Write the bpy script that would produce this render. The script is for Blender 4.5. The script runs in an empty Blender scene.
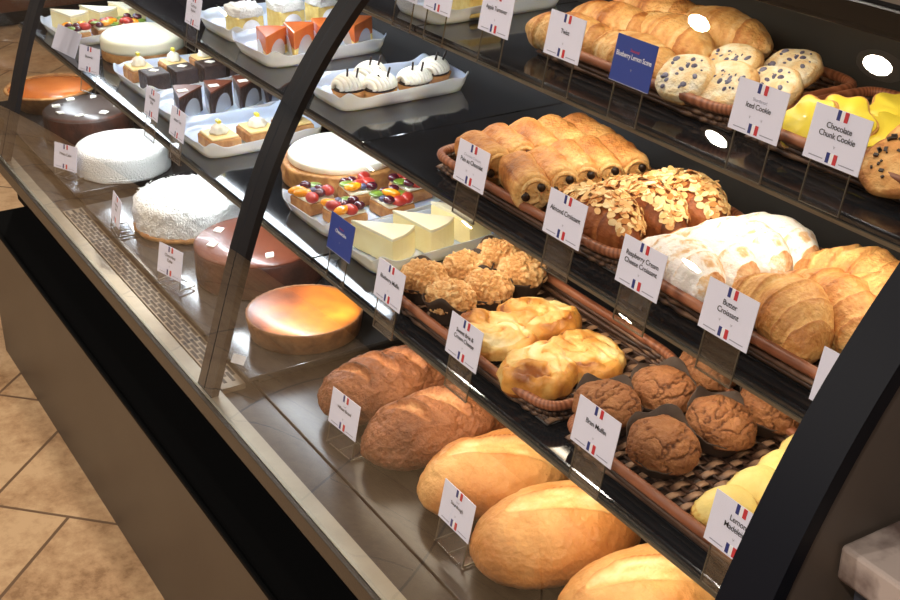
import bpy, bmesh, math, random
import numpy as np
from mathutils import Vector, Matrix
random.seed(7)
SC = bpy.context.scene
COL = SC.collection
PI = math.pi
R = math.radians

# ------------------------------------------------------------------ noise
def _hash(ix, iy, iz, seed):
    h = (ix * 374761393 + iy * 668265263 + iz * 2147483647 + seed * 974634777) & 0xFFFFFFFF
    h = ((h ^ (h >> 13)) * 1274126177) & 0xFFFFFFFF
    h = h ^ (h >> 16)
    return (h & 0xFFFF) / 65535.0
def vnoise(P, s, seed=0):
    Q = np.asarray(P, float) * s + 1000.0
    I = np.floor(Q).astype(np.int64); F = Q - I; F = F * F * (3 - 2 * F)
    out = 0
    for dx in (0, 1):
        for dy in (0, 1):
            for dz in (0, 1):
                w = (F[..., 0] if dx else 1 - F[..., 0]) * (F[..., 1] if dy else 1 - F[..., 1]) * (F[..., 2] if dz else 1 - F[..., 2])
                out = out + w * _hash(I[..., 0] + dx, I[..., 1] + dy, I[..., 2] + dz, seed)
    return out * 2 - 1
def fbm(P, s, o=3, seed=0):
    a, t = 1.0, 0
    for k in range(o):
        t = t + a * vnoise(P, s * 2 ** k, seed + k * 17); a *= .5
    return t

# ------------------------------------------------------------------ materials
def lin(c):
    return tuple((x / 255 / 12.92 if x / 255 <= .04045 else ((x / 255 + .055) / 1.055) ** 2.4) for x in c) + (1,)
class NT:
    def __init__(s, name):
        s.m = bpy.data.materials.new(name); s.m.use_nodes = True
        s.t = s.m.node_tree; s.n = s.t.nodes; s.n.clear()
        s.out = s.n.new('ShaderNodeOutputMaterial')
    def add(s, typ, **kw):
        n = s.n.new('ShaderNode' + typ)
        for k, v in kw.items():
            if k.startswith('_'): setattr(n, k[1:], v)
            else: n.inputs[k.replace('__', ' ')].default_value = v
        return n
    def link(s, a, b): s.t.links.new(a, b)
def setin(n, k, v):
    if k in n.inputs: n.inputs[k].default_value = v
def mat(name, col, rough=.5, metal=0, col2=None, nscale=20, detail=3, bump=0, bscale=80, sss=0, coat=0, emit=0, spec=.5, coords='Object', contrast=(.35, .65), sssr=.01):
    w = NT(name)
    b = w.add('BsdfPrincipled'); w.link(b.outputs[0], w.out.inputs[0])
    b.inputs['Base Color'].default_value = lin(col); b.inputs['Roughness'].default_value = rough; b.inputs['Metallic'].default_value = metal
    setin(b, 'Specular IOR Level', spec); setin(b, 'Coat Weight', coat); setin(b, 'Coat Roughness', .08)
    if sss:
        setin(b, 'Subsurface Weight', sss); setin(b, 'Subsurface Radius', (1, .7, .4)); setin(b, 'Subsurface Scale', sssr)
    if emit:
        setin(b, 'Emission Color', lin(col)); setin(b, 'Emission Strength', emit)
    tc = w.add('TexCoord')
    if col2 is not None:
        n = w.add('TexNoise', Scale=nscale, Detail=detail); w.link(tc.outputs[coords], n.inputs['Vector'])
        r = w.add('ValToRGB'); r.color_ramp.elements[0].position = contrast[0]; r.color_ramp.elements[1].position = contrast[1]
        r.color_ramp.elements[0].color = lin(col); r.color_ramp.elements[1].color = lin(col2)
        w.link(n.outputs['Fac'], r.inputs[0]); w.link(r.outputs[0], b.inputs['Base Color'])
    if bump:
        n = w.add('TexNoise', Scale=bscale, Detail=4); w.link(tc.outputs[coords], n.inputs['Vector'])
        bp = w.add('Bump', Strength=bump, Distance=.006); w.link(n.outputs['Fac'], bp.inputs['Height']); w.link(bp.outputs[0], b.inputs['Normal'])
    return w.m
def baked(name, stops, rough=.5, nscale=60, namt=.25, bump=.3, bscale=150, sss=.05, coat=0, rnd=.08, spec=.4, stretch=None):
    """colour from the mesh attribute 'bake' (0 pale .. 1 dark) broken by noise"""
    w = NT(name)
    b = w.add('BsdfPrincipled', Roughness=rough); w.link(b.outputs[0], w.out.inputs[0])
    setin(b, 'Specular IOR Level', spec); setin(b, 'Coat Weight', coat); setin(b, 'Coat Roughness', .2)
    if sss: setin(b, 'Subsurface Weight', sss); setin(b, 'Subsurface Scale', .006)
    at = w.add('Attribute', _attribute_name='bake')
    tc = w.add('TexCoord'); v = tc.outputs['Object']
    if stretch:
        mp = w.add('Mapping'); mp.inputs['Scale'].default_value = stretch; w.link(v, mp.inputs[0]); v = mp.outputs[0]
    n = w.add('TexNoise', Scale=nscale, Detail=5, Roughness=.65); w.link(v, n.inputs['Vector'])
    oi = w.add('ObjectInfo')
    m1 = w.add('Math', _operation='MULTIPLY_ADD'); w.link(n.outputs['Fac'], m1.inputs[0]); m1.inputs[1].default_value = namt; m1.inputs[2].default_value = -namt * .5
    m2 = w.add('Math', _operation='MULTIPLY_ADD'); w.link(oi.outputs['Random'], m2.inputs[0]); m2.inputs[1].default_value = rnd; m2.inputs[2].default_value = -rnd * .5
    a1 = w.add('Math', _operation='ADD'); w.link(at.outputs['Fac'], a1.inputs[0]); w.link(m1.outputs[0], a1.inputs[1])
    a2 = w.add('Math', _operation='ADD'); w.link(a1.outputs[0], a2.inputs[0]); w.link(m2.outputs[0], a2.inputs[1])
    r = w.add('ValToRGB'); cr = r.color_ramp
    while len(cr.elements) < len(stops): cr.elements.new(.5)
    for e, (p, c) in zip(cr.elements, stops): e.position = p; e.color = lin(c)
    w.link(a2.outputs[0], r.inputs[0]); w.link(r.outputs[0], b.inputs['Base Color'])
    if bump:
        n2 = w.add('TexNoise', Scale=bscale, Detail=4); w.link(v, n2.inputs['Vector'])
        bp = w.add('Bump', Strength=bump, Distance=.006); w.link(n2.outputs['Fac'], bp.inputs['Height']); w.link(bp.outputs[0], b.inputs['Normal'])
    return w.m
def acetatemat(name):
    w = NT(name)
    lw = w.add('LayerWeight', Blend=.5); m = w.add('Math', _operation='MULTIPLY_ADD'); w.link(lw.outputs['Facing'], m.inputs[0]); m.inputs[1].default_value = .45; m.inputs[2].default_value = .42
    t = w.add('BsdfTransparent'); g = w.add('BsdfGlossy', Roughness=.15); d = w.add('BsdfDiffuse'); d.inputs[0].default_value = (.85, .88, .95, 1)
    m1 = w.add('MixShader'); m1.inputs[0].default_value = .5; w.link(g.outputs[0], m1.inputs[1]); w.link(d.outputs[0], m1.inputs[2])
    mx = w.add('MixShader'); w.link(m.outputs[0], mx.inputs[0]); w.link(t.outputs[0], mx.inputs[1]); w.link(m1.outputs[0], mx.inputs[2]); w.link(mx.outputs[0], w.out.inputs[0])
    return w.m
def glassmat(name, tint=(1, 1, 1), f0=.05, fmax=.9, rough=0.0, power=5.0):
    w = NT(name)
    lw = w.add('LayerWeight', Blend=.5)
    p = w.add('Math', _operation='POWER'); w.link(lw.outputs['Facing'], p.inputs[0]); p.inputs[1].default_value = power
    m = w.add('Math', _operation='MULTIPLY_ADD'); w.link(p.outputs[0], m.inputs[0]); m.inputs[1].default_value = fmax; m.inputs[2].default_value = f0
    t = w.add('BsdfTransparent', Color=tint + (1,)); g = w.add('BsdfGlossy', Roughness=rough); g.inputs['Color'].default_value = (1, 1, 1, 1)
    mx = w.add('MixShader'); w.link(m.outputs[0], mx.inputs[0]); w.link(t.outputs[0], mx.inputs[1]); w.link(g.outputs[0], mx.inputs[2])
    w.link(mx.outputs[0], w.out.inputs[0])
    return w.m

def tile_floor():
    w = NT('floor_tile')
    b = w.add('BsdfPrincipled', Roughness=.42); w.link(b.outputs[0], w.out.inputs[0])
    g = w.add('TexCoord')
    mp = w.add('Mapping', _vector_type='TEXTURE'); mp.inputs['Rotation'].default_value = (0, 0, R(45))
    # u=(x+y)/r2, v=(y-x)/r2
    w.link(g.outputs['Object'], mp.inputs[0])
    mp2 = w.add('Mapping'); mp2.inputs['Location'].default_value = (1.41, -2.15 + .45 * 20, 0); w.link(mp.outputs[0], mp2.inputs[0])
    br = w.add('TexBrick', _offset=.455, _offset_frequency=2); w.link(mp2.outputs[0], br.inputs['Vector'])
    for k, v in (('Scale', 1), ('Mortar Size', .0045), ('Mortar Smooth', .15), ('Bias', 0), ('Brick Width', .45), ('Row Height', .45)): br.inputs[k].default_value = v
    br.inputs['Color1'].default_value = (0, 0, 0, 1); br.inputs['Color2'].default_value = (1, 1, 1, 1)
    n = w.add('TexNoise', Scale=5, Detail=8, Roughness=.7); w.link(g.outputs['Object'], n.inputs['Vector'])
    n2 = w.add('TexNoise', Scale=30, Detail=7, Roughness=.7); w.link(g.outputs['Object'], n2.inputs['Vector'])
    ad = w.add('Math', _operation='MULTIPLY_ADD'); w.link(n2.outputs['Fac'], ad.inputs[0]); ad.inputs[1].default_value = .7; w.link(n.outputs['Fac'], ad.inputs[2])
    ad2 = w.add('Math', _operation='MULTIPLY_ADD'); w.link(br.outputs['Color'], ad2.inputs[0]); ad2.inputs[1].default_value = .10; w.link(ad.outputs[0], ad2.inputs[2])
    r = w.add('ValToRGB'); cr = r.color_ramp
    cr.elements[0].position = .68; cr.elements[0].color = lin((140, 106, 74)); cr.elements[1].position = 1.0; cr.elements[1].color = lin((198, 164, 126))
    e = cr.elements.new(.82); e.color = lin((174, 138, 102))
    w.link(ad2.outputs[0], r.inputs[0])
    mx = w.add('Mix', _data_type='RGBA'); w.link(br.outputs['Fac'], mx.inputs['Factor']); w.link(r.outputs[0], mx.inputs[6]); mx.inputs[7].default_value = lin((108, 82, 60))
    w.link(mx.outputs[2], b.inputs['Base Color'])
    bp = w.add('Bump', Strength=.4, Distance=.004, _invert=True); w.link(br.outputs['Fac'], bp.inputs['Height']); w.link(bp.outputs[0], b.inputs['Normal'])
    return w.m

M = {}
M['floor'] = tile_floor()
M['ceiling'] = mat('ceiling_paint', (96, 86, 76), .8)
M['wall'] = mat('wall_paint', (66, 56, 49), .7, col2=(58, 49, 43), nscale=2)
M['kick'] = mat('kick_laminate', (64, 54, 43), .40, col2=(58, 48, 38), nscale=4, spec=.4)
M['black'] = mat('black_plastic', (9, 9, 10), .25)
M['matte_black'] = mat('matte_black', (4, 4, 5), .8, spec=.08)
M['rim'] = mat('bronze_rim', (50, 42, 34), .36, metal=.1, bump=.05, bscale=300)
M['sill'] = mat('brushed_sill', (172, 163, 146), .34, metal=.85, col2=(156, 147, 131), nscale=6)
M['deck'] = mat('dark_deck', (37, 30, 24), .28, col2=(31, 26, 21), nscale=5)
M['shelf'] = mat('black_shelf_glass', (27, 30, 35), .08, spec=.6, col2=(22, 25, 29), nscale=9)
M['shelf_cool'] = mat('cool_lit_shelf_glass', (44, 50, 58), .10, spec=.6, col2=(38, 43, 50), nscale=9)  # unused lighter copy of the shelf glass, cool bay light in its colour
M['edge'] = mat('pale_edge_trim', (120, 112, 98), .35, metal=.6)
M['mullion'] = mat('slate_mullion', (20, 24, 31), .5, spec=.15)
M['endpanel'] = mat('dark_end_panel', (98, 88, 81), .4, col2=(92, 83, 77), nscale=3)
M['endedge'] = mat('end_panel_edge', (13, 16, 26), .45, spec=.15)
M['back'] = mat('case_back', (64, 65, 65), .35, col2=(54, 55, 56), nscale=2)  # grey lightened to carry the haze of the glass reflection
M['canopy'] = mat('canopy_top', (104, 90, 78), .35)
M['plate'] = mat('dark_plate', (52, 50, 49), .16, spec=.6, col2=(46, 44, 43), nscale=8)
M['grille'] = mat('grille_bronze', (140, 126, 106), .35, metal=.4)
M['slot'] = mat('grille_slot', (20, 16, 13), .6)
M['glass'] = glassmat('curved_glass', (.985, .99, .99), f0=.06, fmax=.9, power=3.6)
M['endglass'] = glassmat('end_glass', (.95, .97, .97), f0=.05, fmax=.5)
M['acrylic'] = glassmat('clear_acrylic', (.94, .95, .96), f0=.07, fmax=.55)
M['acetate'] = acetatemat('clear_acetate')
M['wood'] = mat('rail_wood', (150, 88, 48), .45, col2=(120, 66, 36), nscale=14)
M['cabinet'] = mat('cabinet_wood', (120, 70, 34), .5, col2=(96, 54, 26), nscale=6)
M['card'] = mat('card_paper', (226, 226, 246), .5)
M['bluecard'] = mat('blue_card_paper', (44, 66, 148), .45)
M['ink'] = mat('card_ink', (34, 32, 40), .6)
M['greyink'] = mat('card_grey_ink', (150, 150, 170), .6)
M['whiteink'] = mat('card_white_ink', (232, 234, 244), .6)
M['redink'] = mat('card_red_ink', (196, 56, 70), .6)
M['fblue'] = mat('flag_blue', (36, 48, 120), .6)
M['fwhite'] = mat('flag_white', (236, 236, 242), .6)
M['fred'] = mat('flag_red', (198, 48, 58), .6)
M['porcelain'] = mat('white_porcelain', (222, 232, 250), .14, coat=.3, sss=.5, sssr=.02)
M['marble'] = mat('marble', (200, 184, 178), .2, col2=(120, 102, 98), nscale=14, detail=12, contrast=(.44, .58))
M['marble_edge'] = mat('counter_body', (70, 76, 92), .35)
M['trimwhite'] = mat('light_trim', (220, 215, 205), .4)
def lampmat(name, col, e):
    w = NT(name); em = w.add('Emission', Strength=e); em.inputs[0].default_value = lin(col); w.link(em.outputs[0], w.out.inputs[0]); return w.m
M['lamp'] = lampmat('lamp_lens', (255, 236, 205), 20)
M['led_warm'] = lampmat('led_warm', (255, 214, 150), 4)
M['led_cool'] = lampmat('led_cool', (225, 238, 255), 4)
# food
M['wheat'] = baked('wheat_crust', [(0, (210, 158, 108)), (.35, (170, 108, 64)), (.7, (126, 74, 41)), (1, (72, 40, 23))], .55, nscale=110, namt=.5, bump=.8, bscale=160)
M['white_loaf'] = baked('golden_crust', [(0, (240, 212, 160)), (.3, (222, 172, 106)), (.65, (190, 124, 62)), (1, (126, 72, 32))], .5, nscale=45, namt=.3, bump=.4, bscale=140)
M['pastry'] = baked('laminated_pastry', [(0, (242, 214, 162)), (.3, (226, 176, 108)), (.6, (192, 126, 64)), (.85, (142, 84, 40)), (1, (94, 50, 24))], .45, nscale=110, namt=.62, bump=.7, bscale=170, coat=.06)
M['danish'] = baked('danish_pastry', [(0, (250, 232, 184)), (.35, (240, 204, 128)), (.65, (222, 156, 72)), (1, (150, 84, 34))], .4, nscale=45, namt=.4, bump=.4, bscale=110, coat=.15)
M['almond_body'] = baked('almond_croissant_crust', [(0, (214, 146, 86)), (.4, (166, 96, 52)), (.8, (124, 66, 36)), (1, (80, 40, 22))], .45, namt=.3, bump=.4)
M['almond'] = baked('almond_flake', [(0, (250, 226, 176)), (.5, (238, 196, 132)), (1, (206, 140, 78))], .5, namt=.3, bump=0, rnd=0)
M['powder'] = baked('powdered_croissant', [(0, (250, 248, 246)), (.40, (246, 240, 234)), (.52, (226, 190, 146)), (.75, (190, 122, 66)), (1, (140, 82, 42))], .8, nscale=52, namt=1.0, bump=.5, bscale=180)
M['crumble'] = baked('crumb_topping', [(0, (238, 200, 146)), (.4, (210, 156, 96)), (.75, (162, 104, 56)), (1, (104, 62, 34))], .75, nscale=120, namt=.4, bump=.7, bscale=220)
M['bran'] = baked('bran_muffin_top', [(0, (190, 134, 86)), (.4, (152, 98, 58)), (.75, (110, 66, 38)), (1, (58, 32, 20))], .6, nscale=90, namt=.35, bump=.8, bscale=190)
M['madeleine'] = baked('madeleine_sponge', [(0, (244, 226, 150)), (.4, (232, 204, 118)), (.75, (206, 158, 78)), (1, (160, 100, 44))], .55, nscale=60, namt=.3, bump=.25)
M['paper'] = mat('muffin_paper', (58, 44, 36), .7, col2=(74, 57, 46), nscale=25)
M['chocolate'] = mat('chocolate_stick', (36, 20, 14), .4)
M['choc_cake'] = mat('chocolate_glaze', (98, 50, 32), .34, coat=.2, col2=(110, 58, 38), nscale=10)
M['choc_side'] = mat('chocolate_ganache_side', (88, 48, 33), .5, col2=(60, 36, 27), nscale=30, bump=.4, bscale=90)
M['mousse'] = mat('cocoa_mousse', (64, 52, 46), .3, col2=(92, 80, 74), nscale=8)
M['white_choc'] = mat('white_chocolate', (246, 240, 226), .4)
M['coconut'] = mat('coconut_flakes', (244, 242, 236), .85, bump=.9, bscale=260)
M['cream'] = mat('whipped_cream', (248, 240, 222), .5, sss=.15, bump=.15, bscale=90)
M['cream_cake'] = mat('ivory_cream', (240, 234, 208), .5, sss=.1)
M['crust'] = mat('tart_crust', (200, 146, 84), .6, col2=(160, 104, 54), nscale=50, bump=.4, bscale=120)
M['tart_shell'] = mat('dark_tart_shell', (150, 100, 56), .6, col2=(112, 70, 38), nscale=50, bump=.4, bscale=120)
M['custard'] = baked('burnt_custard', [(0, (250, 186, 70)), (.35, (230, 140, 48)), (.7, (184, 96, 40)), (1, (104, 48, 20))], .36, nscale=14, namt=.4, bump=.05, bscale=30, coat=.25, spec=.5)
M['pumpkin'] = mat('pumpkin_filling', (204, 112, 46), .25, coat=.4, col2=(186, 96, 36), nscale=12)
M['cheesecake'] = mat('pale_cheesecake', (248, 236, 186), .5, sss=.12, col2=(242, 226, 168), nscale=16)
M['sponge'] = mat('yellow_sponge', (244, 220, 140), .7, col2=(232, 200, 112), nscale=90, bump=.5, bscale=140)
M['lemon'] = mat('lemon_curd', (238, 206, 140), .3, coat=.3, sss=.1)
M['brownie'] = mat('dark_brownie', (46, 30, 25), .45, col2=(60, 40, 32), nscale=60, bump=.4, bscale=120)
M['orange_top'] = mat('orange_glaze', (222, 120, 58), .25, coat=.4, col2=(206, 98, 44), nscale=14)
M['strawberry'] = mat('strawberry', (186, 58, 44), .3, coat=.3, col2=(160, 40, 34), nscale=40)
M['mandarin'] = mat('mandarin', (250, 160, 30), .25, coat=.5)
M['kiwi'] = mat('kiwi', (134, 160, 58), .3, coat=.4, col2=(100, 128, 40), nscale=60)
M['grape'] = mat('dark_grape', (82, 26, 40), .2, coat=.6)
M['blueberry'] = mat('blueberry', (70, 68, 98), .5, col2=(120, 122, 150), nscale=90)
M['scone'] = baked('scone_crumb', [(0, (252, 246, 228)), (.25, (244, 226, 186)), (.5, (236, 200, 142)), (.8, (210, 158, 94)), (1, (164, 108, 56))], .6, nscale=80, namt=.7, bump=.7, bscale=160)
M['icing'] = mat('yellow_icing', (246, 228, 84), .35, coat=.2, col2=(240, 218, 60), nscale=14)
M['cookie'] = baked('cookie_dough', [(0, (236, 192, 128)), (.4, (216, 158, 92)), (.8, (176, 112, 58)), (1, (120, 70, 34))], .65, nscale=80, namt=.35, bump=.6, bscale=140)
def wicker():
    w = NT('brown_wicker'); b = w.add('BsdfPrincipled', Roughness=.45); w.link(b.outputs[0], w.out.inputs[0])
    at = w.add('Attribute', _attribute_name='bake'); tc = w.add('TexCoord')
    n = w.add('TexNoise', Scale=60, Detail=3); w.link(tc.outputs['Object'], n.inputs['Vector'])
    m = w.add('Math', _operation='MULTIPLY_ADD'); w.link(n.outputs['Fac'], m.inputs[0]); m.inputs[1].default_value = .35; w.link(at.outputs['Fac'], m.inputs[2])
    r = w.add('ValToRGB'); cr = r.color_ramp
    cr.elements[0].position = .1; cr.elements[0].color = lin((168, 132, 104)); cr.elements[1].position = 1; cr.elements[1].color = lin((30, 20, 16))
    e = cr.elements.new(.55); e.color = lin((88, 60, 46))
    w.link(m.outputs[0], r.inputs[0]); w.link(r.outputs[0], b.inputs['Base Color'])
    return w.m
M['wicker'] = wicker()
M['rattan'] = baked('rattan_rim', [(0, (176, 116, 84)), (.5, (142, 84, 56)), (1, (84, 46, 30))], .4, nscale=40, namt=.3, bump=0, sss=0)

# ------------------------------------------------------------------ mesh helpers
def mesh_from(name, V, F, bake=None, smooth=True):
    me = bpy.data.meshes.new(name)
    me.from_pydata([tuple(v) for v in V], [], [tuple(f) for f in F])
    if bake is not None:
        a = me.attributes.new('bake', 'FLOAT', 'POINT'); a.data.foreach_set('value', np.asarray(bake, dtype=np.float32).ravel())
    if smooth: me.polygons.foreach_set('use_smooth', [True] * len(me.polygons))
    me.update(); return me
def fixn(me):
    bm = bmesh.new(); bm.from_mesh(me); bmesh.ops.recalc_face_normals(bm, faces=bm.faces); bm.to_mesh(me); bm.free(); return me
class MB:
    """collects shapes (with a bake value per vertex) into one mesh"""
    def __init__(s): s.V, s.F, s.B = [], [], []
    def add(s, V, F, B=None, mtx=None):
        o = len(s.V)
        for v in V: s.V.append(tuple(mtx @ Vector(v)) if mtx is not None else tuple(v))
        s.F += [tuple(i + o for i in f) for f in F]
        s.B += list(np.asarray(B, float).ravel()) if B is not None else [0.0] * len(V)
        return s
    def box(s, x0, x1, y0, y1, z0, z1, b=0, mtx=None):
        V = [(x, y, z) for z in (z0, z1) for y in (y0, y1) for x in (x0, x1)]
        F = [(0, 2, 3, 1), (4, 5, 7, 6), (0, 1, 5, 4), (2, 6, 7, 3), (0, 4, 6, 2), (1, 3, 7, 5)]
        return s.add(V, F, [b] * 8, mtx)
    def grid(s, P, B=None, cap0=True, cap1=True, mtx=None):
        P = np.asarray(P, float); nv, nu = P.shape[:2]
        V = P.reshape(-1, 3).tolist(); Bv = np.zeros((nv, nu)) if B is None else np.broadcast_to(np.asarray(B, float), (nv, nu))
        Bl = Bv.reshape(-1).tolist(); F = []
        for j in range(nv - 1):
            for i in range(nu):
                k = (i + 1) % nu
                F.append((j * nu + i, j * nu + k, (j + 1) * nu + k, (j + 1) * nu + i))
        if cap0:
            c = len(V); V.append(P[0].mean(0).tolist()); Bl.append(float(Bv[0].mean()))
            F += [(c, (i + 1) % nu, i) for i in range(nu)]
        if cap1:
            c = len(V); V.append(P[-1].mean(0).tolist()); Bl.append(float(Bv[-1].mean())); o = (nv - 1) * nu
            F += [(c, o + i, o + (i + 1) % nu) for i in range(nu)]
        return s.add(V, F, Bl, mtx)
    def tube(s, pts, r, n=8, closed=False, b=0):
        pts = [Vector(p) for p in pts]; N = len(pts); P = []; Bs = []
        up = Vector((0, 0, 1))
        for i, p in enumerate(pts):
            a = pts[(i - 1) % N] if (closed or i > 0) else p; c = pts[(i + 1) % N] if (closed or i < N - 1) else p
            t = (c - a).normalized(); u = up if abs(t.z) < .95 else Vector((1, 0, 0))
            sx = t.cross(u).normalized(); sy = sx.cross(t).normalized(); rr = r(i / max(1, N - 1)) if callable(r) else r
            P.append([p + sx * rr * math.cos(2 * PI * k / n) + sy * rr * math.sin(2 * PI * k / n) for k in range(n)])
            Bs.append([b(i, k) if callable(b) else b for k in range(n)])
        if closed: P.append(P[0]); Bs.append(Bs[0])
        return s.grid([[tuple(q) for q in row] for row in P], Bs, not closed, not closed)
    def lathe(s, prof, n=48, b=None, mtx=None, fn=None):
        a = np.linspace(0, 2 * PI, n, endpoint=False)
        P = np.array([[(r * math.cos(t), r * math.sin(t), z) for t in a] for r, z in prof])
        if fn is not None: P = fn(P)
        B = None if b is None else (b(P) if callable(b) else np.repeat(np.array(b)[:, None], n, 1))
        return s.grid(P, B, mtx=mtx)
    def mesh(s, name, smooth=True):
        return fixn(mesh_from(name, s.V, s.F, s.B, smooth))
    def build(s, name, m, parent=None, smooth=True, loc=None, bevel=0):
        return obj(name, s.mesh(name, smooth), m, parent, loc, bevel)
def obj(name, me, m, parent=None, loc=None, bevel=0, auto=True):
    o = bpy.data.objects.new(name, me); COL.objects.link(o)
    me.materials.clear(); me.materials.append(M[m] if isinstance(m, str) else m)
    if parent is not None: o.parent = parent
    if loc is not None: o.location = loc
    if bevel:
        md = o.modifiers.new('bevel', 'BEVEL'); md.width = bevel; md.segments = 2; md.limit_method = 'ANGLE'
    return o
def flat(me, ang=40):
    """flat shading at creases"""
    me.polygons.foreach_set('use_smooth', [True] * len(me.polygons))
    try: me.set_sharp_from_angle(angle=R(ang))
    except Exception: pass
    return me
def tag(o, label=None, cat=None, group=None, kind=None):
    if label: o['label'] = label
    if cat: o['category'] = cat
    if group: o['group'] = group
    if kind: o['kind'] = kind
    return o
def empty(name, loc=(0, 0, 0)):
    o = bpy.data.objects.new(name, None); o.empty_display_size = .03; o.location = loc; COL.objects.link(o); return o
KIDS = {}
def copy_tree(o, parent=None):
    c = o.copy(); COL.objects.link(c)
    if parent is not None: c.parent = parent
    for ch in list(o.children): copy_tree(ch, c)
    return c
USED = set()
def put(proto, loc, label, cat=None, group=None, rz=0, rx=0, ry=0, s=1.0):
    if proto.name in USED: o = copy_tree(proto)
    else: USED.add(proto.name); o = proto
    o.location = (loc[0], loc[1], loc[2] + .0006); o.rotation_euler = (R(rx), R(ry), R(rz)); o.scale = s if isinstance(s, tuple) else (s, s, s)
    return tag(o, label, cat, group)

# ------------------------------------------------------------------ key dimensions
X_END, X_FAR = -.69, -3.47          # near end panel inner face, far end of the case
Z_DECK, Z_PLATE = .672, .690
SH = [(.790, .880, .012), (.888, 1.056, .012), (.985, 1.226, .012)]   # front y, underside z, thickness
Z1, Z2, Z3 = [b + t for _, b, t in SH]
YB = 1.30
def gy(z):   # front glass profile: depth as a function of height
    return .80572 * z ** 3 - 1.90317 * z ** 2 + 1.81843 * z + .00241 - .002
def profile(n=40, z0=.676, z1=1.415):
    zs = np.linspace(z0, z1, n); ys = np.array([gy(z) for z in zs])
    return list(zip(ys, zs))

# ------------------------------------------------------------------ room
def struct(name, mb, m): return tag(mb.build(name, m, smooth=False), kind='structure')
struct('floor', MB().box(-9, 4, -5, 4.5, -.05, 0), 'floor')
struct('ceiling', MB().box(-9, 4, -5, 4.5, 2.8, 2.85), 'ceiling')
struct('wall_left', MB().box(-9.1, -9, -5, 4.5, -.05, 2.85), 'wall')
struct('wall_right', MB().box(4, 4.1, -5, 4.5, -.05, 2.85), 'wall')
struct('wall_back', MB().box(-9, 4, 4.5, 4.6, -.05, 2.85), 'wall')
struct('wall_front', MB().box(-9, 4, -5.1, -5, -.05, 2.85), 'wall')

# ------------------------------------------------------------------ display case
case = tag(empty('display_case', (-2.0, .9, 0)), 'long black refrigerated bakery display case with curved glass front and three shelves', 'display case')
CO = Vector((-2.0, .9, 0))
def part(mb, name, m, smooth=False, parent=None, bevel=0, base=None):
    off = CO if parent is None else base
    mb.V = [(v[0] - CO.x, v[1] - CO.y, v[2] - CO.z) for v in mb.V]
    return mb.build(name, m, parent or case, smooth, bevel=bevel)
part(MB().box(-3.39, -.636, .606, .66, 0, .410), 'kick_panel', 'kick', bevel=.002)
part(MB().box(-3.39, -.636, .660, 1.40, 0, .405).box(X_FAR, -.636, .72, 1.40, .405, .655), 'base_cabinet', 'matte_black')
part(MB().box(-3.39, -.636, .604, .612, .410, .421).box(-3.39, -.636, .612, .722, .4055, .4125), 'bumper_strip', 'matte_black', bevel=.002)
part(MB().box(X_FAR, -.636, .600, .74, .645, .655).box(X_FAR, -.636, .5985, .606, .645, .677), 'front_rim', 'rim', bevel=.0015)
part(MB().box(X_FAR, X_END, .6065, .634, .668, .6775), 'metal_sill', 'sill')
part(MB().box(X_FAR, X_END, .636, .692, .655, .670).box(X_FAR, X_END, .694, 1.30, .655, Z_DECK), 'bread_deck', 'deck', bevel=.0012)
part(MB().box(-1.66, X_END, 1.005, 1.02, Z_DECK, .705), 'wooden_rail', 'wood', bevel=.002)
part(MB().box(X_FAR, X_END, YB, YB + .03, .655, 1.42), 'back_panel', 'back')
part(MB().box(X_FAR, -.636, 1.052, 1.45, 1.412, 1.43), 'canopy', 'canopy')
part(MB().box(X_FAR, -.636, 1.042, 1.062, 1.405, 1.436), 'canopy_edge', 'black', bevel=.003)
# near end panel: side plate with the curved front
pr = profile(30, .60, 1.415)
def side_plate(x0, x1, off, yb=1.47):
    pts = [(y - off, z) for y, z in pr]
    pts = [(pts[0][0], 0)] + pts + [(1.06, 1.44), (yb, 1.44), (yb, 0)]
    n = len(pts); V = [(x0, y, z) for y, z in pts] + [(x1, y, z) for y, z in pts]
    F = [tuple(range(n)), tuple(range(2 * n - 1, n - 1, -1))] + [(i, (i + 1) % n, n + (i + 1) % n, n + i) for i in range(n)]
    return MB().add(V, F)
part(side_plate(-.681, -.6340, .003), 'end_panel', 'endpanel')
def strip(x0, x1, o0, o1, z0=.676, z1=1.415):
    """band that follows the curve of the glass: o0 outside, o1 inside (m)"""
    p = profile(44, z0, z1); n = len(p); V = []
    nor = []
    for i in range(n):
        a, b = p[max(0, i - 1)], p[min(n - 1, i + 1)]; t = Vector((b[0] - a[0], b[1] - a[1])).normalized(); nor.append((-t.y, t.x))
    for x in (x0, x1):
        for o in (o0, o1): V += [(x, p[i][0] + nor[i][0] * o, p[i][1] + nor[i][1] * o) for i in range(n)]
    F = []
    for i in range(n - 1):
        F += [(i, i + 1, 2 * n + i + 1, 2 * n + i), (n + i, 3 * n + i, 3 * n + i + 1, n + i + 1), (i, n + i, n + i + 1, i + 1), (2 * n + i, 2 * n + i + 1, 3 * n + i + 1, 3 * n + i)]
    F += [(0, 2 * n, 3 * n, n), (n - 1, 2 * n - 1, 4 * n - 1, 3 * n - 1)]
    return MB().add(V, F)
def part_s(mb, name, m): o = part(mb, name, m); flat(o.data, 35); return o
part_s(strip(-.684, -.628, .006, -.012, .60), 'end_panel_edge', 'endedge')
part_s(strip(-1.800, -1.742, -.002, -.014), 'mullion', 'mullion')
part_s(strip(-3.085, -3.018, -.002, -.014), 'mullion', 'mullion')
def pane(x0, x1):
    p = profile(60); n = len(p)
    V = [(x0, y, z) for y, z in p] + [(x1, y, z) for y, z in p]
    return mesh_from('glass_pane', [(v[0] - CO.x, v[1] - CO.y, v[2]) for v in V], [(i, n + i, n + i + 1, i + 1) for i in range(n - 1)])
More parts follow.
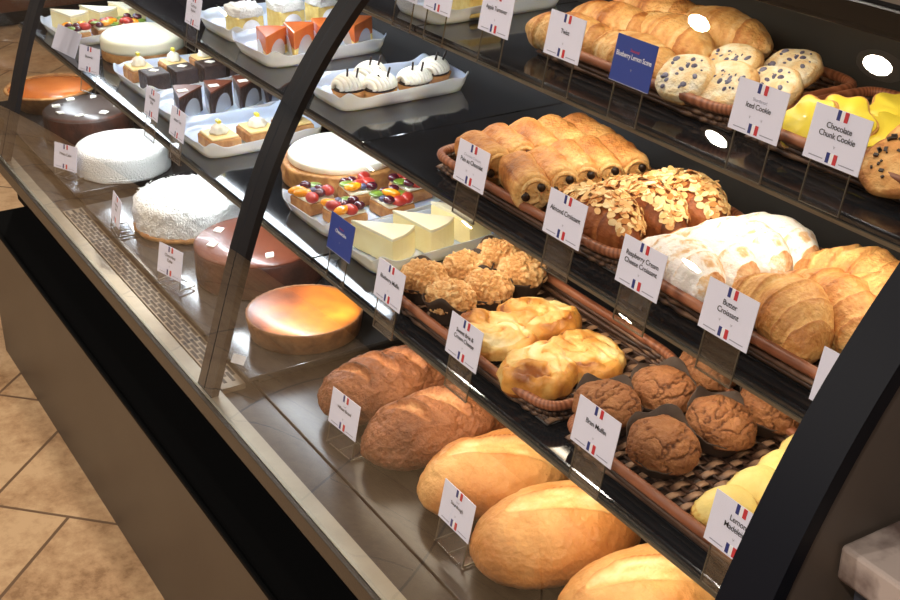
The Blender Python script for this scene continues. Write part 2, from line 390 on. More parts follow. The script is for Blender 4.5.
for x0, x1 in ((-1.7685, -.684), (-3.050, -1.7715), (X_FAR, -3.053)): obj('glass_pane', pane(x0, x1), 'glass', case)
# clear far end pane
ep = profile(30); n = len(ep)
V = [(X_FAR, y, z) for y, z in ep] + [(X_FAR, 1.30, 1.415), (X_FAR, 1.30, .676)]
obj('end_pane', mesh_from('end_pane', [(v[0] - CO.x, v[1] - CO.y, v[2]) for v in V], [tuple(range(len(V)))], smooth=False), 'endglass', case)
# shelves
for k, (yf, zb, t) in enumerate(SH):
    for xa, xb, mm, lm, w in ((X_FAR + .01, -1.7185, 'shelf', 'led_cool', 0), (-1.718, X_END - .004, 'shelf', 'led_warm', 1)):
        sh = part(MB().box(xa, xb, yf, YB, zb, zb + t), 'shelf', mm, bevel=.003)
        part(MB().box(xa, xb, yf - .003, yf - .0002, zb - .001, zb + .0035), 'edge_trim', 'edge', parent=sh)
        part(MB().box(xa + .02, xb - .02, yf + .045, yf + .063, zb - .010, zb - .0005), 'light_strip', lm, parent=sh)
for xa, xb, lm in ((X_FAR + .01, -1.72, 'led_cool'), (-1.717, X_END - .004, 'led_warm')):
    part(MB().box(xa + .02, xb - .02, 1.10, 1.118, 1.401, 1.4115), 'light_strip', lm)
# air grille in front of the cakes
g = MB().box(-2.64, -1.755, .636, .677, .670, .6795)
gr = part(g, 'vent_grille', 'grille')
sl = MB()
for r_ in range(5):
    y = .6390 + r_ * .0075
    x = -2.635 + (.020 if r_ % 2 else 0)
    while x < -1.795:
        sl.box(x, x + .033, y, y + .0054, .6796, .6801); x += .0405
part(sl, 'vent_slots', 'slot', parent=gr)

def area(name, loc, sx, sy, energy, col, rot=(0, 0, 0), spread=180):
    l = bpy.data.lights.new(name, 'AREA'); l.shape = 'RECTANGLE'; l.size = sx; l.size_y = sy; l.energy = energy; l.color = col; l.spread = R(spread)
    o = bpy.data.objects.new(name, l); o.location = loc; o.rotation_euler = rot; COL.objects.link(o); return o
COOL, WARM = (.86, .94, 1.0), (1.0, .89, .74)
EW = [1.1, .75, 1.0, .75]; EC = [4.2, 2.6, 2.0, 1.5]
for k, (yf, zb, t) in enumerate(SH + [(1.045, 1.412, 0)]):
    yy = yf + .055
    area('shelf_lamp', (-1.205, yy, zb - .0115), .98, .014, EW[k], WARM, (R(12), 0, 0))
    area('shelf_lamp', (-2.56, yy, zb - .0115), 1.62, .014, EC[k], COOL, (R(12), 0, 0))

# ------------------------------------------------------------------ ceiling downlights
def ceiling_light(x, y, label, e=9):
    t = tag(empty('ceiling_light', (x, y, 2.8)), label, 'ceiling light', 'round ceiling downlights')
    MB().lathe([(.045, -.001), (.070, -.001), (.070, -.008), (.045, -.012)], 32).build('trim_ring', 'trimwhite', t)
    MB().lathe([(.0445, -.004), (.0445, -.007)], 32).build('lamp_lens', 'lamp', t)
    l = bpy.data.lights.new('downlight', 'AREA'); l.shape = 'DISK'; l.size = .085; l.energy = e; l.color = (1, .90, .77)
    o = bpy.data.objects.new('downlight', l); o.location = (x, y, 2.785); COL.objects.link(o)
for x, y in ((-2.58, .70), (-1.97, .77), (-2.58, .06), (-3.3, .75)):
    ceiling_light(x, y, 'round recessed ceiling downlight mirrored as a white oval in the curved glass')
for x, y in ((-1.2, -1.2), (-3.2, -1.2), (-5.2, -.8), (.8, -1.2), (-6.2, 1.8), (-4.8, -3.0), (-1.5, 2.6), (-7.6, -1.2), (-6.6, -3.2), (-3.0, -3.0), (-8.2, -3.4), (.2, -.6), (-1.6, -2.6)):  # unseen downlights added to brighten the floor and the case front
    ceiling_light(x, y, 'added unseen ceiling downlight brightening the tiled floor of the shop', 24)

# ------------------------------------------------------------------ far cabinet and near counter
cb = tag(empty('wooden_cabinet', (-7.3, 1.9, 0)), 'brown wooden cabinet on the tiled floor far beyond the display case', 'cabinet')
MB().box(-.35, .35, -1.1, 1.1, .08, 1.0).build('cabinet_body', 'cabinet', cb, False, bevel=.006)
MB().box(-.38, .38, -1.13, 1.13, 1.0, 1.035).build('cabinet_top', 'cabinet', cb, False, bevel=.006)
MB().box(-.30, .30, -1.05, 1.05, 0, .08).build('plinth', 'matte_black', cb, False)
for k in range(3): MB().box(.35, .368, -1.05 + k * .71, -.40 + k * .71, .13, .95).build('door', 'cabinet', cb, False, bevel=.004)
ct = tag(empty('marble_counter', (-.27, 1.2, 0)), 'counter with thick pinkish marble slab top beside the dark end panel', 'counter')
ct.rotation_euler = (0, 0, R(0))
MB().box(-.362, .9, -.40, .5, .990, 1.028).build('marble_slab', 'marble', ct, False, bevel=.004)
MB().box(-.350, .9, -.385, .5, .0, .990).build('counter_body', 'marble_edge', ct, False)

# ------------------------------------------------------------------ food generators
def sph(nu, nv):
    v = np.linspace(-PI / 2 * .985, PI / 2 * .985, nv)[:, None] * np.ones((1, nu)); u = np.linspace(0, 2 * PI, nu, endpoint=False)[None, :] * np.ones((nv, 1))
    return np.stack([np.cos(v) * np.cos(u), np.cos(v) * np.sin(u), np.sin(v)], -1)
def spow(a, p): return np.sign(a) * np.abs(a) ** p

def loaf(name, m, L, W, H, slashes, seed, lump=.004, groove=.010, base=.45):
    D = sph(200, 170); D = np.stack([D[..., 0], D[..., 2], D[..., 1]], -1)   # poles at +-y
    P = np.stack([spow(D[..., 0], .92) * W / 2, spow(D[..., 1], .80) * L / 2, spow(D[..., 2], .95) * H * .62], -1)
    P[..., 2] = np.where(P[..., 2] < 0, P[..., 2] * .55, P[..., 2])
    P[..., 2] -= P[..., 2].min() if False else -H * .30
    P[..., 2] = np.maximum(P[..., 2], 0)
    nrm = D
    d = lump * fbm(P, 22, 3, seed) + lump * .22 * fbm(P, 120, 2, seed + 2)
    top = np.clip((P[..., 2] / H - .38) * 4, 0, 1)
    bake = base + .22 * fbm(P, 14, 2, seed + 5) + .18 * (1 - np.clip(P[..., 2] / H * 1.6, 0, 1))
    for (cx, cy, ang, ln, wd) in slashes:
        ca, sa = math.cos(ang), math.sin(ang)
        s = (P[..., 0] - cx) * ca + (P[..., 1] - cy) * sa; q = -(P[..., 0] - cx) * sa + (P[..., 1] - cy) * ca
        q = q + .10 * s * s / max(ln, .01)
        env = np.exp(-(s / ln) ** 4) * top
        half = wd * np.sqrt(np.clip(1 - (s / (ln * 1.05)) ** 2, 0, 1)) + 1e-4          # lens shaped opening
        inside = 1 / (1 + np.exp(-(half - np.abs(q)) / .0012)) * top * (np.abs(s) < ln * 1.05)
        ear = np.exp(-((q - half) / .0035) ** 2) * env; lip = np.exp(-((q + half) / .0028) ** 2) * env
        d = d - groove * .45 * inside * (1 - np.clip((q + half) / (2 * half), 0, 1) * .6) + groove * .75 * ear + groove * .25 * lip
        tear = fbm(np.stack([q * 1.0, s * .25, q * 0], -1), 160, 3, seed + 11)
        bake = bake - inside * (.26 - .16 * tear) + .42 * np.exp(-((q - half - .001) / .0024) ** 2) * env + .16 * lip
    P = P + nrm * d[..., None]; P[..., 2] = np.maximum(P[..., 2], 0)
    return MB().grid(P, np.clip(bake, 0, 1)).build(name, m)

def lump_round(rx, ry, h, seed, amp, sc, flatp=.7, n=56, squared=1.0, o=3):
    """mounded round pastry sitting on z=0 -> points, directions"""
    D = sph(n, int(n * .7))
    P = np.stack([spow(D[..., 0], squared) * rx, spow(D[..., 1], squared) * ry, D[..., 2]], -1)
    zt = np.where(D[..., 2] > 0, spow(D[..., 2], flatp) * h * .72, D[..., 2] * h * .28)
    P[..., 2] = zt + h * .28
    nz = fbm(P, sc, o, seed)
    P = P + D * (amp * nz)[..., None]
    P[..., 2] = np.maximum(P[..., 2], 0)
    return P, D, nz

def croissant(name, m, L=.155, Rr=.036, bend=.25, seg=7, seed=0, flat_=.85, base=.42, ridge=.16, stri=.05, edg=.26):
    nt, nu = 110, 40
    t = np.linspace(-1, 1, nt)[:, None]; u = np.linspace(0, 2 * PI, nu, endpoint=False)[None, :]
    env = np.clip(1 - np.abs(t) ** 2.1, 0.0, 1) ** .62 * .90 + .10 * (1 - np.abs(t) ** 8)
    # stepped wraps: each wrap swells towards the middle
    k = np.abs(t) * seg / 2 + .5 * 0 + .10 * np.sin(u + seed); fr = k - np.floor(k)
    step = ridge * (1 - fr) ** .8 * (1 - np.abs(t) ** 3)
    r = Rr * (env * (1 - ridge * .5) + step * env)
    x = t * L / 2 + 0 * u; yb = -bend * L * (t ** 2) ** .9
    y = yb + r * np.cos(u); z = r * np.sin(u) * flat_
    P = np.stack([x + 0 * r, y, z], -1)
    P = P + (np.stack([0 * r, np.cos(u) + 0 * r, np.sin(u) + 0 * r], -1)) * (.0022 * fbm(P * [.5, 1, 1], 60, 3, seed))[..., None]
    P[..., 2] = np.maximum(P[..., 2] + Rr * flat_ * .62, 0)
    edge = np.exp(-(fr / .16) ** 2)
    bake = base + stri * np.sin(fr * 22 + 3 * vnoise(P, 40, seed)) + edg * edge - .16 * np.exp(-((fr - .9) / .15) ** 2) + .18 * fbm(P, 24, 2, seed + 3) + .16 * np.abs(t) ** 3 + .10 * np.sin(u)
    return MB().grid(P, np.clip(bake, 0, 1)).build(name, m)

def pain_roll(seed):
    """rolled chocolate pastry, axis along x, end with coil and two chocolate sticks at +x"""
    t = empty('chocolate_croissant')
    L, W, H = .100, .058, .056
    nt, nu = 60, 48
    s = np.linspace(-1, 1, nt)[:, None]; u = np.linspace(0, 2 * PI, nu, endpoint=False)[None, :]
    env = (1 - np.abs(s) ** 7) ** .5 * .22 + .78
    env = np.where(np.abs(s) > .97, env * .94, env)
    rc = 1 + .035 * np.sign(np.sin(u * 1.0 + s * 1.4 + 1.2 + seed)) * 0
    y = spow(np.cos(u), .82) * W / 2 * env; z = spow(np.sin(u), .85) * H / 2 * env
    # overlapping dough flap
    fl = 1 + .06 * np.clip(1 - np.abs(((u - 2.2 - .12 * s) % (2 * PI)) / .9), 0, 1)
    P = np.stack([s * L / 2 + .0 * u, y * fl, z * fl + H / 2], -1)
    P = P + np.stack([0 * y, np.cos(u) + 0 * y, np.sin(u) + 0 * y], -1) * (.0016 * fbm(P * [1.0, .6, .6], 70, 3, seed))[..., None]
    P[..., 2] = np.maximum(P[..., 2], 0)
    P[0, :, 0] += 0.002
    bake = .46 + .24 * fbm(P * [.7, 1, 1], 38, 4, seed) + .14 * np.sin(u) * 1.0 - .22 * np.clip(np.abs(s) * 5 - 4.2, 0, 1) + .20 * np.exp(-((((u - 2.2) % (2 * PI)) - .05) / .1) ** 2)
    mb = MB().grid(P, np.clip(bake, 0, 1))
    # coil ridge on the end faces
    for sx in (1, -1):
        pts = [(sx * (L / 2 + .0005), W * .40 * (1 - a / 9.5) * math.cos(a), H / 2 + H * .40 * (1 - a / 9.5) * math.sin(a)) for a in np.linspace(0, 7.4, 44)]
        mb.tube(pts, .0032, 6, b=.22)
    mb.build('pastry_roll', 'pastry', t)
    for cy, cz, rr in ((-.013, .026, .0062), (.012, .033, .0058)):
        c = MB()
        c.tube([(-L / 2 - .004, cy, cz), (L / 2 + .004, cy, cz + .002)], rr, 10)
        c.build('chocolate_stick', 'chocolate', t)
    return t

def card(lines, blue=False, size=.0088, small=None, rot=0, stem=.046, base=False, title_dy=0, icons=1):
    """price card: origin at the middle of the card's bottom edge, facing -y, leaning back"""
    W, Hh = .0755, .057
    t = empty('price_card')
    lean = R(-12)
    fr = Matrix.Rotation(lean, 4, 'X')
    def pm(name, mb, m, parent):
        o = mb.build(name, m, parent, False); return o
    c = pm('card', MB().box(-W / 2, W / 2, 0, .0008, 0, Hh, mtx=fr), 'bluecard' if blue else 'card', t)
    h = MB()
    if not base:
        h.box(-W * .36, W * .36, .0012, .0026, -stem, Hh * .5, mtx=fr).box(-W * .36, W * .36, .0012, .006, -stem, -stem + .0018, mtx=fr)
    else:
        h.box(-W * .46, W * .46, .0012, .0024, -stem, Hh * .7, mtx=fr)
        h.box(-W * .46, W * .46, 0, .036, -stem, -stem + .002, mtx=Matrix.Translation((0, -stem * math.sin(R(12)), .0006)))
    pm('acrylic_holder', h, 'acrylic', t)
    eg = MB()
    z0 = -stem
    for xx in (-W * (.46 if base else .36), W * (.46 if base else .36)): eg.box(xx - .0005, xx + .0005, .001, .0028, z0, 0, mtx=fr)
    eg.box(-W * .36, W * .36, .001, .0028, z0, z0 + .001, mtx=fr)
    if base:
        T = Matrix.Translation((0, -stem * math.sin(R(12)), .0006))
        eg.box(-W * .46, W * .46, .035, .037, z0, z0 + .0022, mtx=T)
        for xx in (-W * .46, 0, W * .46): eg.box(xx - .0008, xx + .0008, 0, .036, z0, z0 + .0022, mtx=T)
    pm('holder_edge', eg, 'edge', t)
    if not blue:
        for fx, fz in ((0, Hh - .0108), (-.004 if False else 0, .0022)):
            for k, mm in enumerate(('fblue', 'fwhite', 'fred')):
                pm('flag_stripe', MB().box(-.0072 + k * .0048, -.0024 + k * .0048, -.0005, 0, fz, fz + .0105, mtx=fr), mm, c)
    else:
        pm('border_line', MB().box(-W / 2, W / 2, -.0003, 0, 0, .0009, mtx=fr), 'greyink', c)
    def text(s, sz, x, z, m, name='lettering'):
        cu = bpy.data.curves.new('lettering', 'FONT'); cu.body = s; cu.size = sz; cu.align_x = 'CENTER'; cu.extrude = 0; cu.offset = .00009 if m == 'ink' or m == 'whiteink' else 0
        cu.space_character = .95
        to = bpy.data.objects.new('lettering', cu); COL.objects.link(to)
        dg = bpy.context.evaluated_depsgraph_get(); me = bpy.data.meshes.new_from_object(to.evaluated_get(dg))
        bpy.data.objects.remove(to)
        xs = [v.co.x for v in me.vertices]
        k = min(1.0, (W * .88) / (max(xs) - min(xs))) if xs else 1
        me.transform(fr @ Matrix.Translation((x, -.0006, z)) @ Matrix.Rotation(R(90), 4, 'X') @ Matrix.Diagonal((k, 1, 1, 1)))
        return obj(name, me, m, c)
    z = Hh * .56 + (len(lines) - 1) * size * .5 + title_dy
    if small: text(small, size * .62, 0, z + size * 1.0, 'redink' if blue else 'greyink')
    for l in lines:
        text(l, size, 0, z, 'whiteink' if blue else 'ink'); z -= size * 1.05
    for k in range(icons):
        x = (k - (icons - 1) / 2) * .018
        text('v' if not blue else 'v', .0065, x, Hh * .31, 'greyink')
    if not blue:
        pm('fine_print', MB().box(-.030, -.011, -.0004, 0, .0042, .0052, mtx=fr).box(.011, .031, -.0004, 0, .0042, .0052, mtx=fr), 'greyink', c)
    return t

def cake(prof, m, n=72, amp=0, sc=60, seed=1, name='cake_body'):
    def fn(P):
        if amp:
            D = P.copy(); D[..., 2] -= P[..., 2].mean(); l = np.linalg.norm(D, axis=-1, keepdims=True) + 1e-6
            return P + D / l * (amp * fbm(P, sc, 3, seed))[..., None]
        return P
    return MB().lathe(prof, n, fn=fn)
def rounded(r, h, e=.008, z0=0, steps=4):
    p = [(r * .02, z0), (r - .002, z0), (r, z0 + .002), (r, z0 + h - e)]
    for k in range(1, steps + 1):
        a = k / steps * PI / 2; p.append((r - e + e * math.cos(a), z0 + h - e + e * math.sin(a)))
    p += [(r * .8, z0 + h), (r * .5, z0 + h), (r * .02, z0 + h)]
    return p
def dense(prof, d=.004):
    out = []
    for (a, b), (c, e) in zip(prof, prof[1:]):
        k = max(1, int(math.hypot(c - a, e - b) / d))
        out += [(a + (c - a) * i / k, b + (e - b) * i / k) for i in range(k)]
    return out + [prof[-1]]

# ------------------------------------------------------------------ loaves on the deck
GL = 'bread loaves on the deck'
whole = [(0.004, -.058, R(24), .034, .0085), (0.004, -.016, R(24), .038, .0085), (0.004, .026, R(24), .036, .0085), (.004, .062, R(24), .028, .007)]
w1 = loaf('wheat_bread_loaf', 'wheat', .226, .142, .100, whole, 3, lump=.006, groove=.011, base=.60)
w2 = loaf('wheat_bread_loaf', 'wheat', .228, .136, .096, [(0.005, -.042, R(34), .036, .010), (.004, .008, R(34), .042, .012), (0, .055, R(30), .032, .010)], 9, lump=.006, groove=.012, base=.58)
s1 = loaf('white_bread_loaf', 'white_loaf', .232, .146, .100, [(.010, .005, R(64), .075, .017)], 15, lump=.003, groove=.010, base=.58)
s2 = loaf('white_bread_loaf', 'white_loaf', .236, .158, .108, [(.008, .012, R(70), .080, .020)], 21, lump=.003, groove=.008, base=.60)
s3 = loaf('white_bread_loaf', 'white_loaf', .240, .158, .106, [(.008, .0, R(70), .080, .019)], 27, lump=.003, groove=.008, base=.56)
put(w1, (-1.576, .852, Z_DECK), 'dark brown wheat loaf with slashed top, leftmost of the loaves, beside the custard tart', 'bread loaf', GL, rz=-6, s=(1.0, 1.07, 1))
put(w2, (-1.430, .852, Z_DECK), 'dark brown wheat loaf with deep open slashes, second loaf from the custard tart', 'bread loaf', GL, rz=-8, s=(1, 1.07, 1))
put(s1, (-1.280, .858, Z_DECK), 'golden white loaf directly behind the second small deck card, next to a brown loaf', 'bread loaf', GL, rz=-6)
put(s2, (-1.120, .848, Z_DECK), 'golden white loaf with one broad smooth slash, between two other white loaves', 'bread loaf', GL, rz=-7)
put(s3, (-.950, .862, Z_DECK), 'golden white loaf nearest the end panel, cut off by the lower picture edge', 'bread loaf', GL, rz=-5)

# ------------------------------------------------------------------ plates and cakes on the deck
GP = 'dark cake boards on the deck'
def board(x0, x1, label):
    t = MB().box(x0, x1, .680, .99, Z_DECK + .0124, Z_PLATE + .002)
    t.box(x0 + .01, x1 - .01, .70, .97, Z_DECK + .0004, Z_DECK + .0128)
    o = t.build('cake_board', 'plate', None, False, bevel=.0015); return tag(o, label, 'cake board', GP)
board(-2.62, -1.745, 'dark glossy cake board under the coconut cake and the custard tart')
board(-3.45, -2.70, 'dark glossy cake board under the smooth white cake at the far end')
ZP = Z_PLATE + .0025
GC = 'whole cakes on the cake boards'
# custard tart
t = empty('custard_tart')
MB().lathe([(.002, 0), (.090, 0), (.096, .003), (.1010, .034), (.1015, .040), (.0995, .041), (.096, .037), (.002, .036)], 96, fn=lambda P: P * (1 + .006 * np.sin(np.arctan2(P[..., 1], P[..., 0]) * 40)[..., None] * (P[..., 2:3] > .03))).build('pastry_shell', 'tart_shell', t)
rr = np.linspace(.0005, .0990, 30); aa = np.linspace(0, 2 * PI, 96, endpoint=False)
P = np.array([[(r * math.cos(a), r * math.sin(a), .0395 + .0035 * (1 - (r / .0990) ** 6)) for a in aa] for r in rr])
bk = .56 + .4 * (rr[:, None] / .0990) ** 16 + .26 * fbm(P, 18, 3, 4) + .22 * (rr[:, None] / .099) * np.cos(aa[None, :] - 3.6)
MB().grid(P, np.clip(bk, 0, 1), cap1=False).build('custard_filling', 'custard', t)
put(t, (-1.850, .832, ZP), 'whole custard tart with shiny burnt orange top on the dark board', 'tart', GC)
# chocolate cake with white chips
def chips(t, r, z, pts, s=.016):
    for (a, q) in pts:
        m = Matrix.Translation((r * q * math.cos(a), r * q * math.sin(a), z)) @ Matrix.Rotation(a * 2.3, 4, 'Z') @ Matrix.Rotation(R(6), 4, 'X')
        MB().box(-s * .5, s * .5, -s * .38, s * .38, 0, .0022, mtx=m).build('white_chocolate_chip', 'white_choc', t, False)
t = empty('chocolate_cake')
cake(dense(rounded(.118, .066, .008), .006), 'x', 80, .0012, 50, 5).build('cake_body', 'choc_side', t)
MB().lathe([(.001, .069), (.06, .0692), (.112, .0685), (.1175, .065), (.1172, .060), (.10, .060), (.001, .060)], 80).build('chocolate_glaze', 'choc_cake', t)
chips(t, .118, .0695, [(R(d), .72) for d in (-100, -55, -10, 35, 80, 125, 170, 215)], .019)
put(t, (-2.108, .862, ZP), 'dark chocolate cake with white chocolate chips behind the mullion, beside the custard tart', 'cake', GC, s=(1.03, 1.03, 1.04))
# coconut cake
t = empty('coconut_cake')
MB().lathe([(.002, 0), (.108, 0), (.113, .004), (.113, .011), (.108, .012), (.002, .012)], 72, fn=lambda P: P + (P * [1, 1, 0]) * (.03 * fbm(P, 70, 2, 2))[..., None]).build('nut_base', 'crust', t)
cc = cake(dense(rounded(.110, .062, .018, .009, 6), .0035), 'x', 130, .0042, 130, 8); cc.build('coconut_coating', 'coconut', t)
fl = MB(); rnd = random.Random(4)
for k in range(900):
    a = rnd.uniform(0, 2 * PI)
    if rnd.random() < .6: q = .104 * math.sqrt(rnd.random()); p = Vector((q * math.cos(a), q * math.sin(a), .0715))
    else: z = rnd.uniform(.014, .066); q = .111 if z < .055 else .106; p = Vector((q * math.cos(a), q * math.sin(a), z))
    m = Matrix.Translation(p) @ Matrix.Rotation(rnd.uniform(0, 6.3), 4, 'Z') @ Matrix.Rotation(rnd.uniform(-.9, .9), 4, 'X') @ Matrix.Rotation(rnd.uniform(-.9, .9), 4, 'Y')
    s = rnd.uniform(.002, .0045); fl.add([(-s, -.0008, 0), (s, -.0008, 0), (s, .0008, .0006), (-s, .0008, .0006)], [(0, 1, 2, 3)], None, m)
o = fl.build('coconut_flakes', 'coconut', t, False); tag(o, kind='stuff')
put(t, (-2.405, .834, ZP), 'round white coconut cake on a nutty base in the middle of the left deck', 'cake', GC)
# smooth white cake
t = empty('white_cake')
cake(dense(rounded(.116, .058, .012), .006), 'x', 80, .0016, 40, 12).build('cream_coating', 'coconut', t)
put(t, (-2.795, .826, ZP), 'smooth white cream cake behind the coconut cake', 'cake', GC, s=(.92, .92, 1.05))
# mousse cake
t = empty('mousse_cake')
cake(dense(rounded(.112, .060, .008), .006), 'x', 80).build('cake_body', 'choc_side', t)
MB().lathe([(.001, .0615), (.06, .0616), (.104, .061), (.1117, .055), (.1115, .05), (.001, .05)], 80).build('mousse_top', 'mousse', t)
chips(t, .112, .0622, [(R(d), .70) for d in (-120, -75, -30, 15, 60, 105, 150, 195)], .020)
put(t, (-3.065, .832, ZP), 'brown mousse cake dotted with white chips between white cake and pumpkin pie', 'cake', GC, s=(.95, .95, 1.15))
t = empty('pumpkin_pie')
MB().lathe([(.002, 0), (.085, 0), (.110, .038), (.118, .042), (.114, .046), (.104, .040), (.002, .038)], 72).build('pie_crust', 'crust', t)
MB().lathe([(.001, .047), (.05, .047), (.100, .045), (.111, .042), (.10, .036), (.001, .036)], 72).build('pumpkin_filling', 'pumpkin', t)
put(t, (-3.345, .820, ZP), 'orange pumpkin pie at the far end of the deck, partly hidden by the frame', 'pie', GC, s=(1, 1, 1.15))

# ------------------------------------------------------------------ porcelain trays
def tray(L=.26, W=.19, H=.026):
    """long axis along y"""
    rings = [(.70, .0, 0), (.80, .0, 0), (.90, .45, .0), (1.0, .95, 1), (1.03, 1.02, 1), (.99, 1.0, 1), (.90, .55, .3), (.82, .16, 0), (.70, .12, 0), (.3, .12, 0), (.02, .12, 0)]
    n = 96; P = []
    a = np.linspace(0, 2 * PI, n, endpoint=False)
    for (s, zz, wv) in rings:
        off = (1 - s) * .05
        hx, hy = W / 2 - off, L / 2 - off
        if s <= .31: hx, hy = W / 2 * s, L / 2 * s
        c, sn = np.cos(a), np.sin(a); e = .28
        x = spow(c, e) * hx; y = spow(sn, e) * hy
        z = zz * H + wv * .0035 * np.sin(a * 8) + wv * .006 * (np.abs(c * sn) * 2) ** 4
        P.append(np.stack([x, y, z + 0 * a], -1))
    return MB().grid(np.array(P), cap0=True, cap1=True).build('porcelain_tray', 'porcelain')
GT = 'white porcelain trays with wavy rims'
TR = tray(); TW = tray(.26, .15)
def T(x, y, z, label, proto=None, rz=0, s=1): return put(proto or TR, (x, y, z), label, 'tray', GT, rz=rz, s=s)
T(-1.850, .965, Z1, 'white wavy tray holding the fruit tarts in front of the big cream cake')
T(-1.668, .965, Z1, 'white wavy tray holding the pale cheesecake wedges beside the muffin basket', TW)
T(-2.305, .940, Z1, 'white wavy tray of lemon tartlets left of the mullion on the lowest shelf')
T(-2.500, .955, Z1, 'white wavy tray of chocolate slices behind the lemon tartlets')
T(-2.735, .965, Z1, 'white wavy tray of lemon squares and dark brownies behind the chocolate slices', s=(1.2, 1, 1))
T(-3.245, .945, Z1, 'far white tray of fruit tarts and cheesecake at the far end of the lowest shelf', s=(1.25, 1.0, 1))
T(-1.925, 1.048, Z2, 'white wavy tray of meringue tartlets just right of the mullion on the middle shelf', TW)
T(-2.240, 1.05, Z2, 'white wavy tray of orange glazed slices behind the meringue tartlets')
T(-2.440, 1.06, Z2, 'white wavy tray of coconut squares behind the orange glazed slices')
T(-1.765, 1.13, Z3, 'white tray with a yellow slice at the top edge of the picture', TW)
ZT = .0042

# ------------------------------------------------------------------ small patisserie on the trays
def wedge(name, L, W, H, m, seed=0):
    """cake wedge, tip at -y ... back at +y"""
    n = 6; V = []; 
    out = [(0, -L / 2)] + [(W * (k / n - .5), L / 2 + .006 * math.sin(PI * k / n)) for k in range(n + 1)]
    out = out[::-1]
    N = len(out)
    V = [(x, y, 0) for x, y in out] + [(x, y, H) for x, y in out]
    F = [tuple(range(N))[::-1], tuple(range(N, 2 * N))] + [(i, (i + 1) % N, N + (i + 1) % N, N + i) for i in range(N)]
    return MB().add(V, F)
def slice_box(L, W, H): return MB().box(-W / 2, W / 2, -L / 2, L / 2, 0, H)
# fruit tart
def fruit_tart(seed):
    t = empty('fruit_tart'); rn = random.Random(seed)
    MB().box(-.032, .032, -.027, .027, 0, .022).build('shortcrust_base', 'crust', t, False, bevel=.004)
    MB().box(-.030, .030, -.025, .025, .0215, .027).build('cream_layer', 'cream_cake', t, False, bevel=.003)
    def blob(name, m, x, y, z, sx, sy, sz, rz):
        D = sph(16, 10) * [sx * 1.15, sy * 1.15, sz * .9]
        MB().grid(D, mtx=Matrix.Translation((x, y, z)) @ Matrix.Rotation(rz, 4, 'Z')).build(name, m, t)
    kinds = [('strawberry_piece', 'strawberry', .013, .010, .010), ('mandarin_segment', 'mandarin', .015, .008, .008), ('grape_half', 'grape', .009, .009, .008), ('kiwi_slice', 'kiwi', .012, .012, .004), ('blueberry', 'blueberry', .006, .006, .006)]
    seq = [0, 1, 2, 3, 1, 0, 2, 4, 0, 1, 3, 2]
    rn.shuffle(seq)
    i = 0
    for gx in (-.021, 0, .021):
        for gy_ in (-.018, -.001, .017):
            k = kinds[seq[i % len(seq)]]; i += 1
            blob(k[0], k[1], gx + rn.uniform(-.003, .003), gy_ + rn.uniform(-.003, .003), .030 + rn.uniform(0, .006), k[2], k[3], k[4], rn.uniform(0, 3))
    return t
GF = 'fruit topped tarts'
for k, (x, y, rz, lab) in enumerate([
    (-1.895, .880, 8, 'fruit tart with red berries, leftmost in the tray behind the blue card'),
    (-1.810, .898, 4, 'fruit tart with mandarin and kiwi in the near row behind the blue card'),
    (-1.885, .962, -6, 'fruit tart second in the back row of the tray before the cream cake'),
    (-1.805, .985, 5, 'fruit tart with strawberry in the near row of the tray, third from the blue card'),
    (-1.855, 1.050, 5, 'fruit tart half hidden under the shelf edge at the back of the fruit tray')]):
    put(fruit_tart(k + 2), (x, y, Z1 + ZT), lab, 'fruit tart', GF, rz=rz)
for k, (x, y, lab) in enumerate([
    (-3.19, .865, 'far fruit tart nearest the glass on the tray at the far end'),
    (-3.19, .935, 'far fruit tart in the middle of the tray at the far end'),
    (-3.19, 1.005, 'far fruit tart at the back of the tray at the far end')]):
    put(fruit_tart(k + 12), (x, y, Z1 + ZT), lab, 'fruit tart', GF)
# cheesecake wedges
def cheesecake():
    t = empty('cheesecake_wedge')
    w = wedge('w', .10, .066, .042, 'cheesecake'); w.build('cheesecake_body', 'cheesecake', t, False, bevel=.002)
    w = wedge('w', .10, .066, .005, 'cream'); w.V = [(v[0], v[1], v[2] + .0422) for v in w.V]
    w.build('cream_top', 'cream_cake', t, False, bevel=.001)
    return t
CW = cheesecake(); GW = 'cheesecake wedges'
for x, y, rz, lab in [(-1.672, .885, -62, 'pale cheesecake wedge nearest the blue card, first of the three on the white tray'),
                      (-1.672, .958, -66, 'pale cheesecake wedge in the middle of the three on the white tray'),
                      (-1.672, 1.030, -66, 'pale cheesecake wedge at the back of the three on the white tray'),
                      (-3.300, .87, -60, 'far cheesecake wedge nearest the glass on the tray at the far end'),
                      (-3.300, .945, -60, 'far cheesecake wedge in the middle of the tray at the far end'),
                      (-3.300, 1.02, -60, 'far cheesecake wedge at the back of the tray at the far end')]:
    put(CW, (x, y, Z1 + ZT), lab, 'cheesecake', GW, rz=rz)
# cream cakes standing on the lowest shelf
t = empty('cream_cake')
MB().lathe(dense(rounded(.132, .040, .004), .006), 72, fn=lambda P: P + (P * [1, 1, 0]) * (.025 * fbm(P, 60, 2, 6))[..., None]).build('sponge_base', 'crust', t)
MB().lathe(dense(rounded(.118, .014, .006, .040), .006), 72).build('cream_top', 'cream', t)
put(t, (-2.012, 1.000, Z1), 'large round cake with bright white cream top and tan sides beside the mullion', 'cake', 'cakes on the lowest shelf', s=(.86, .86, 1))
t = empty('vanilla_cake')
MB().lathe(dense(rounded(.100, .024, .004), .006), 64).build('sponge_base', 'crust', t)
MB().lathe(dense(rounded(.101, .032, .010, .023), .006), 64).build('cream_top', 'cream_cake', t)
put(t, (-2.985, .965, Z1), 'small ivory cream cake on tan base at the far left of the lowest shelf', 'cake', 'cakes on the lowest shelf')
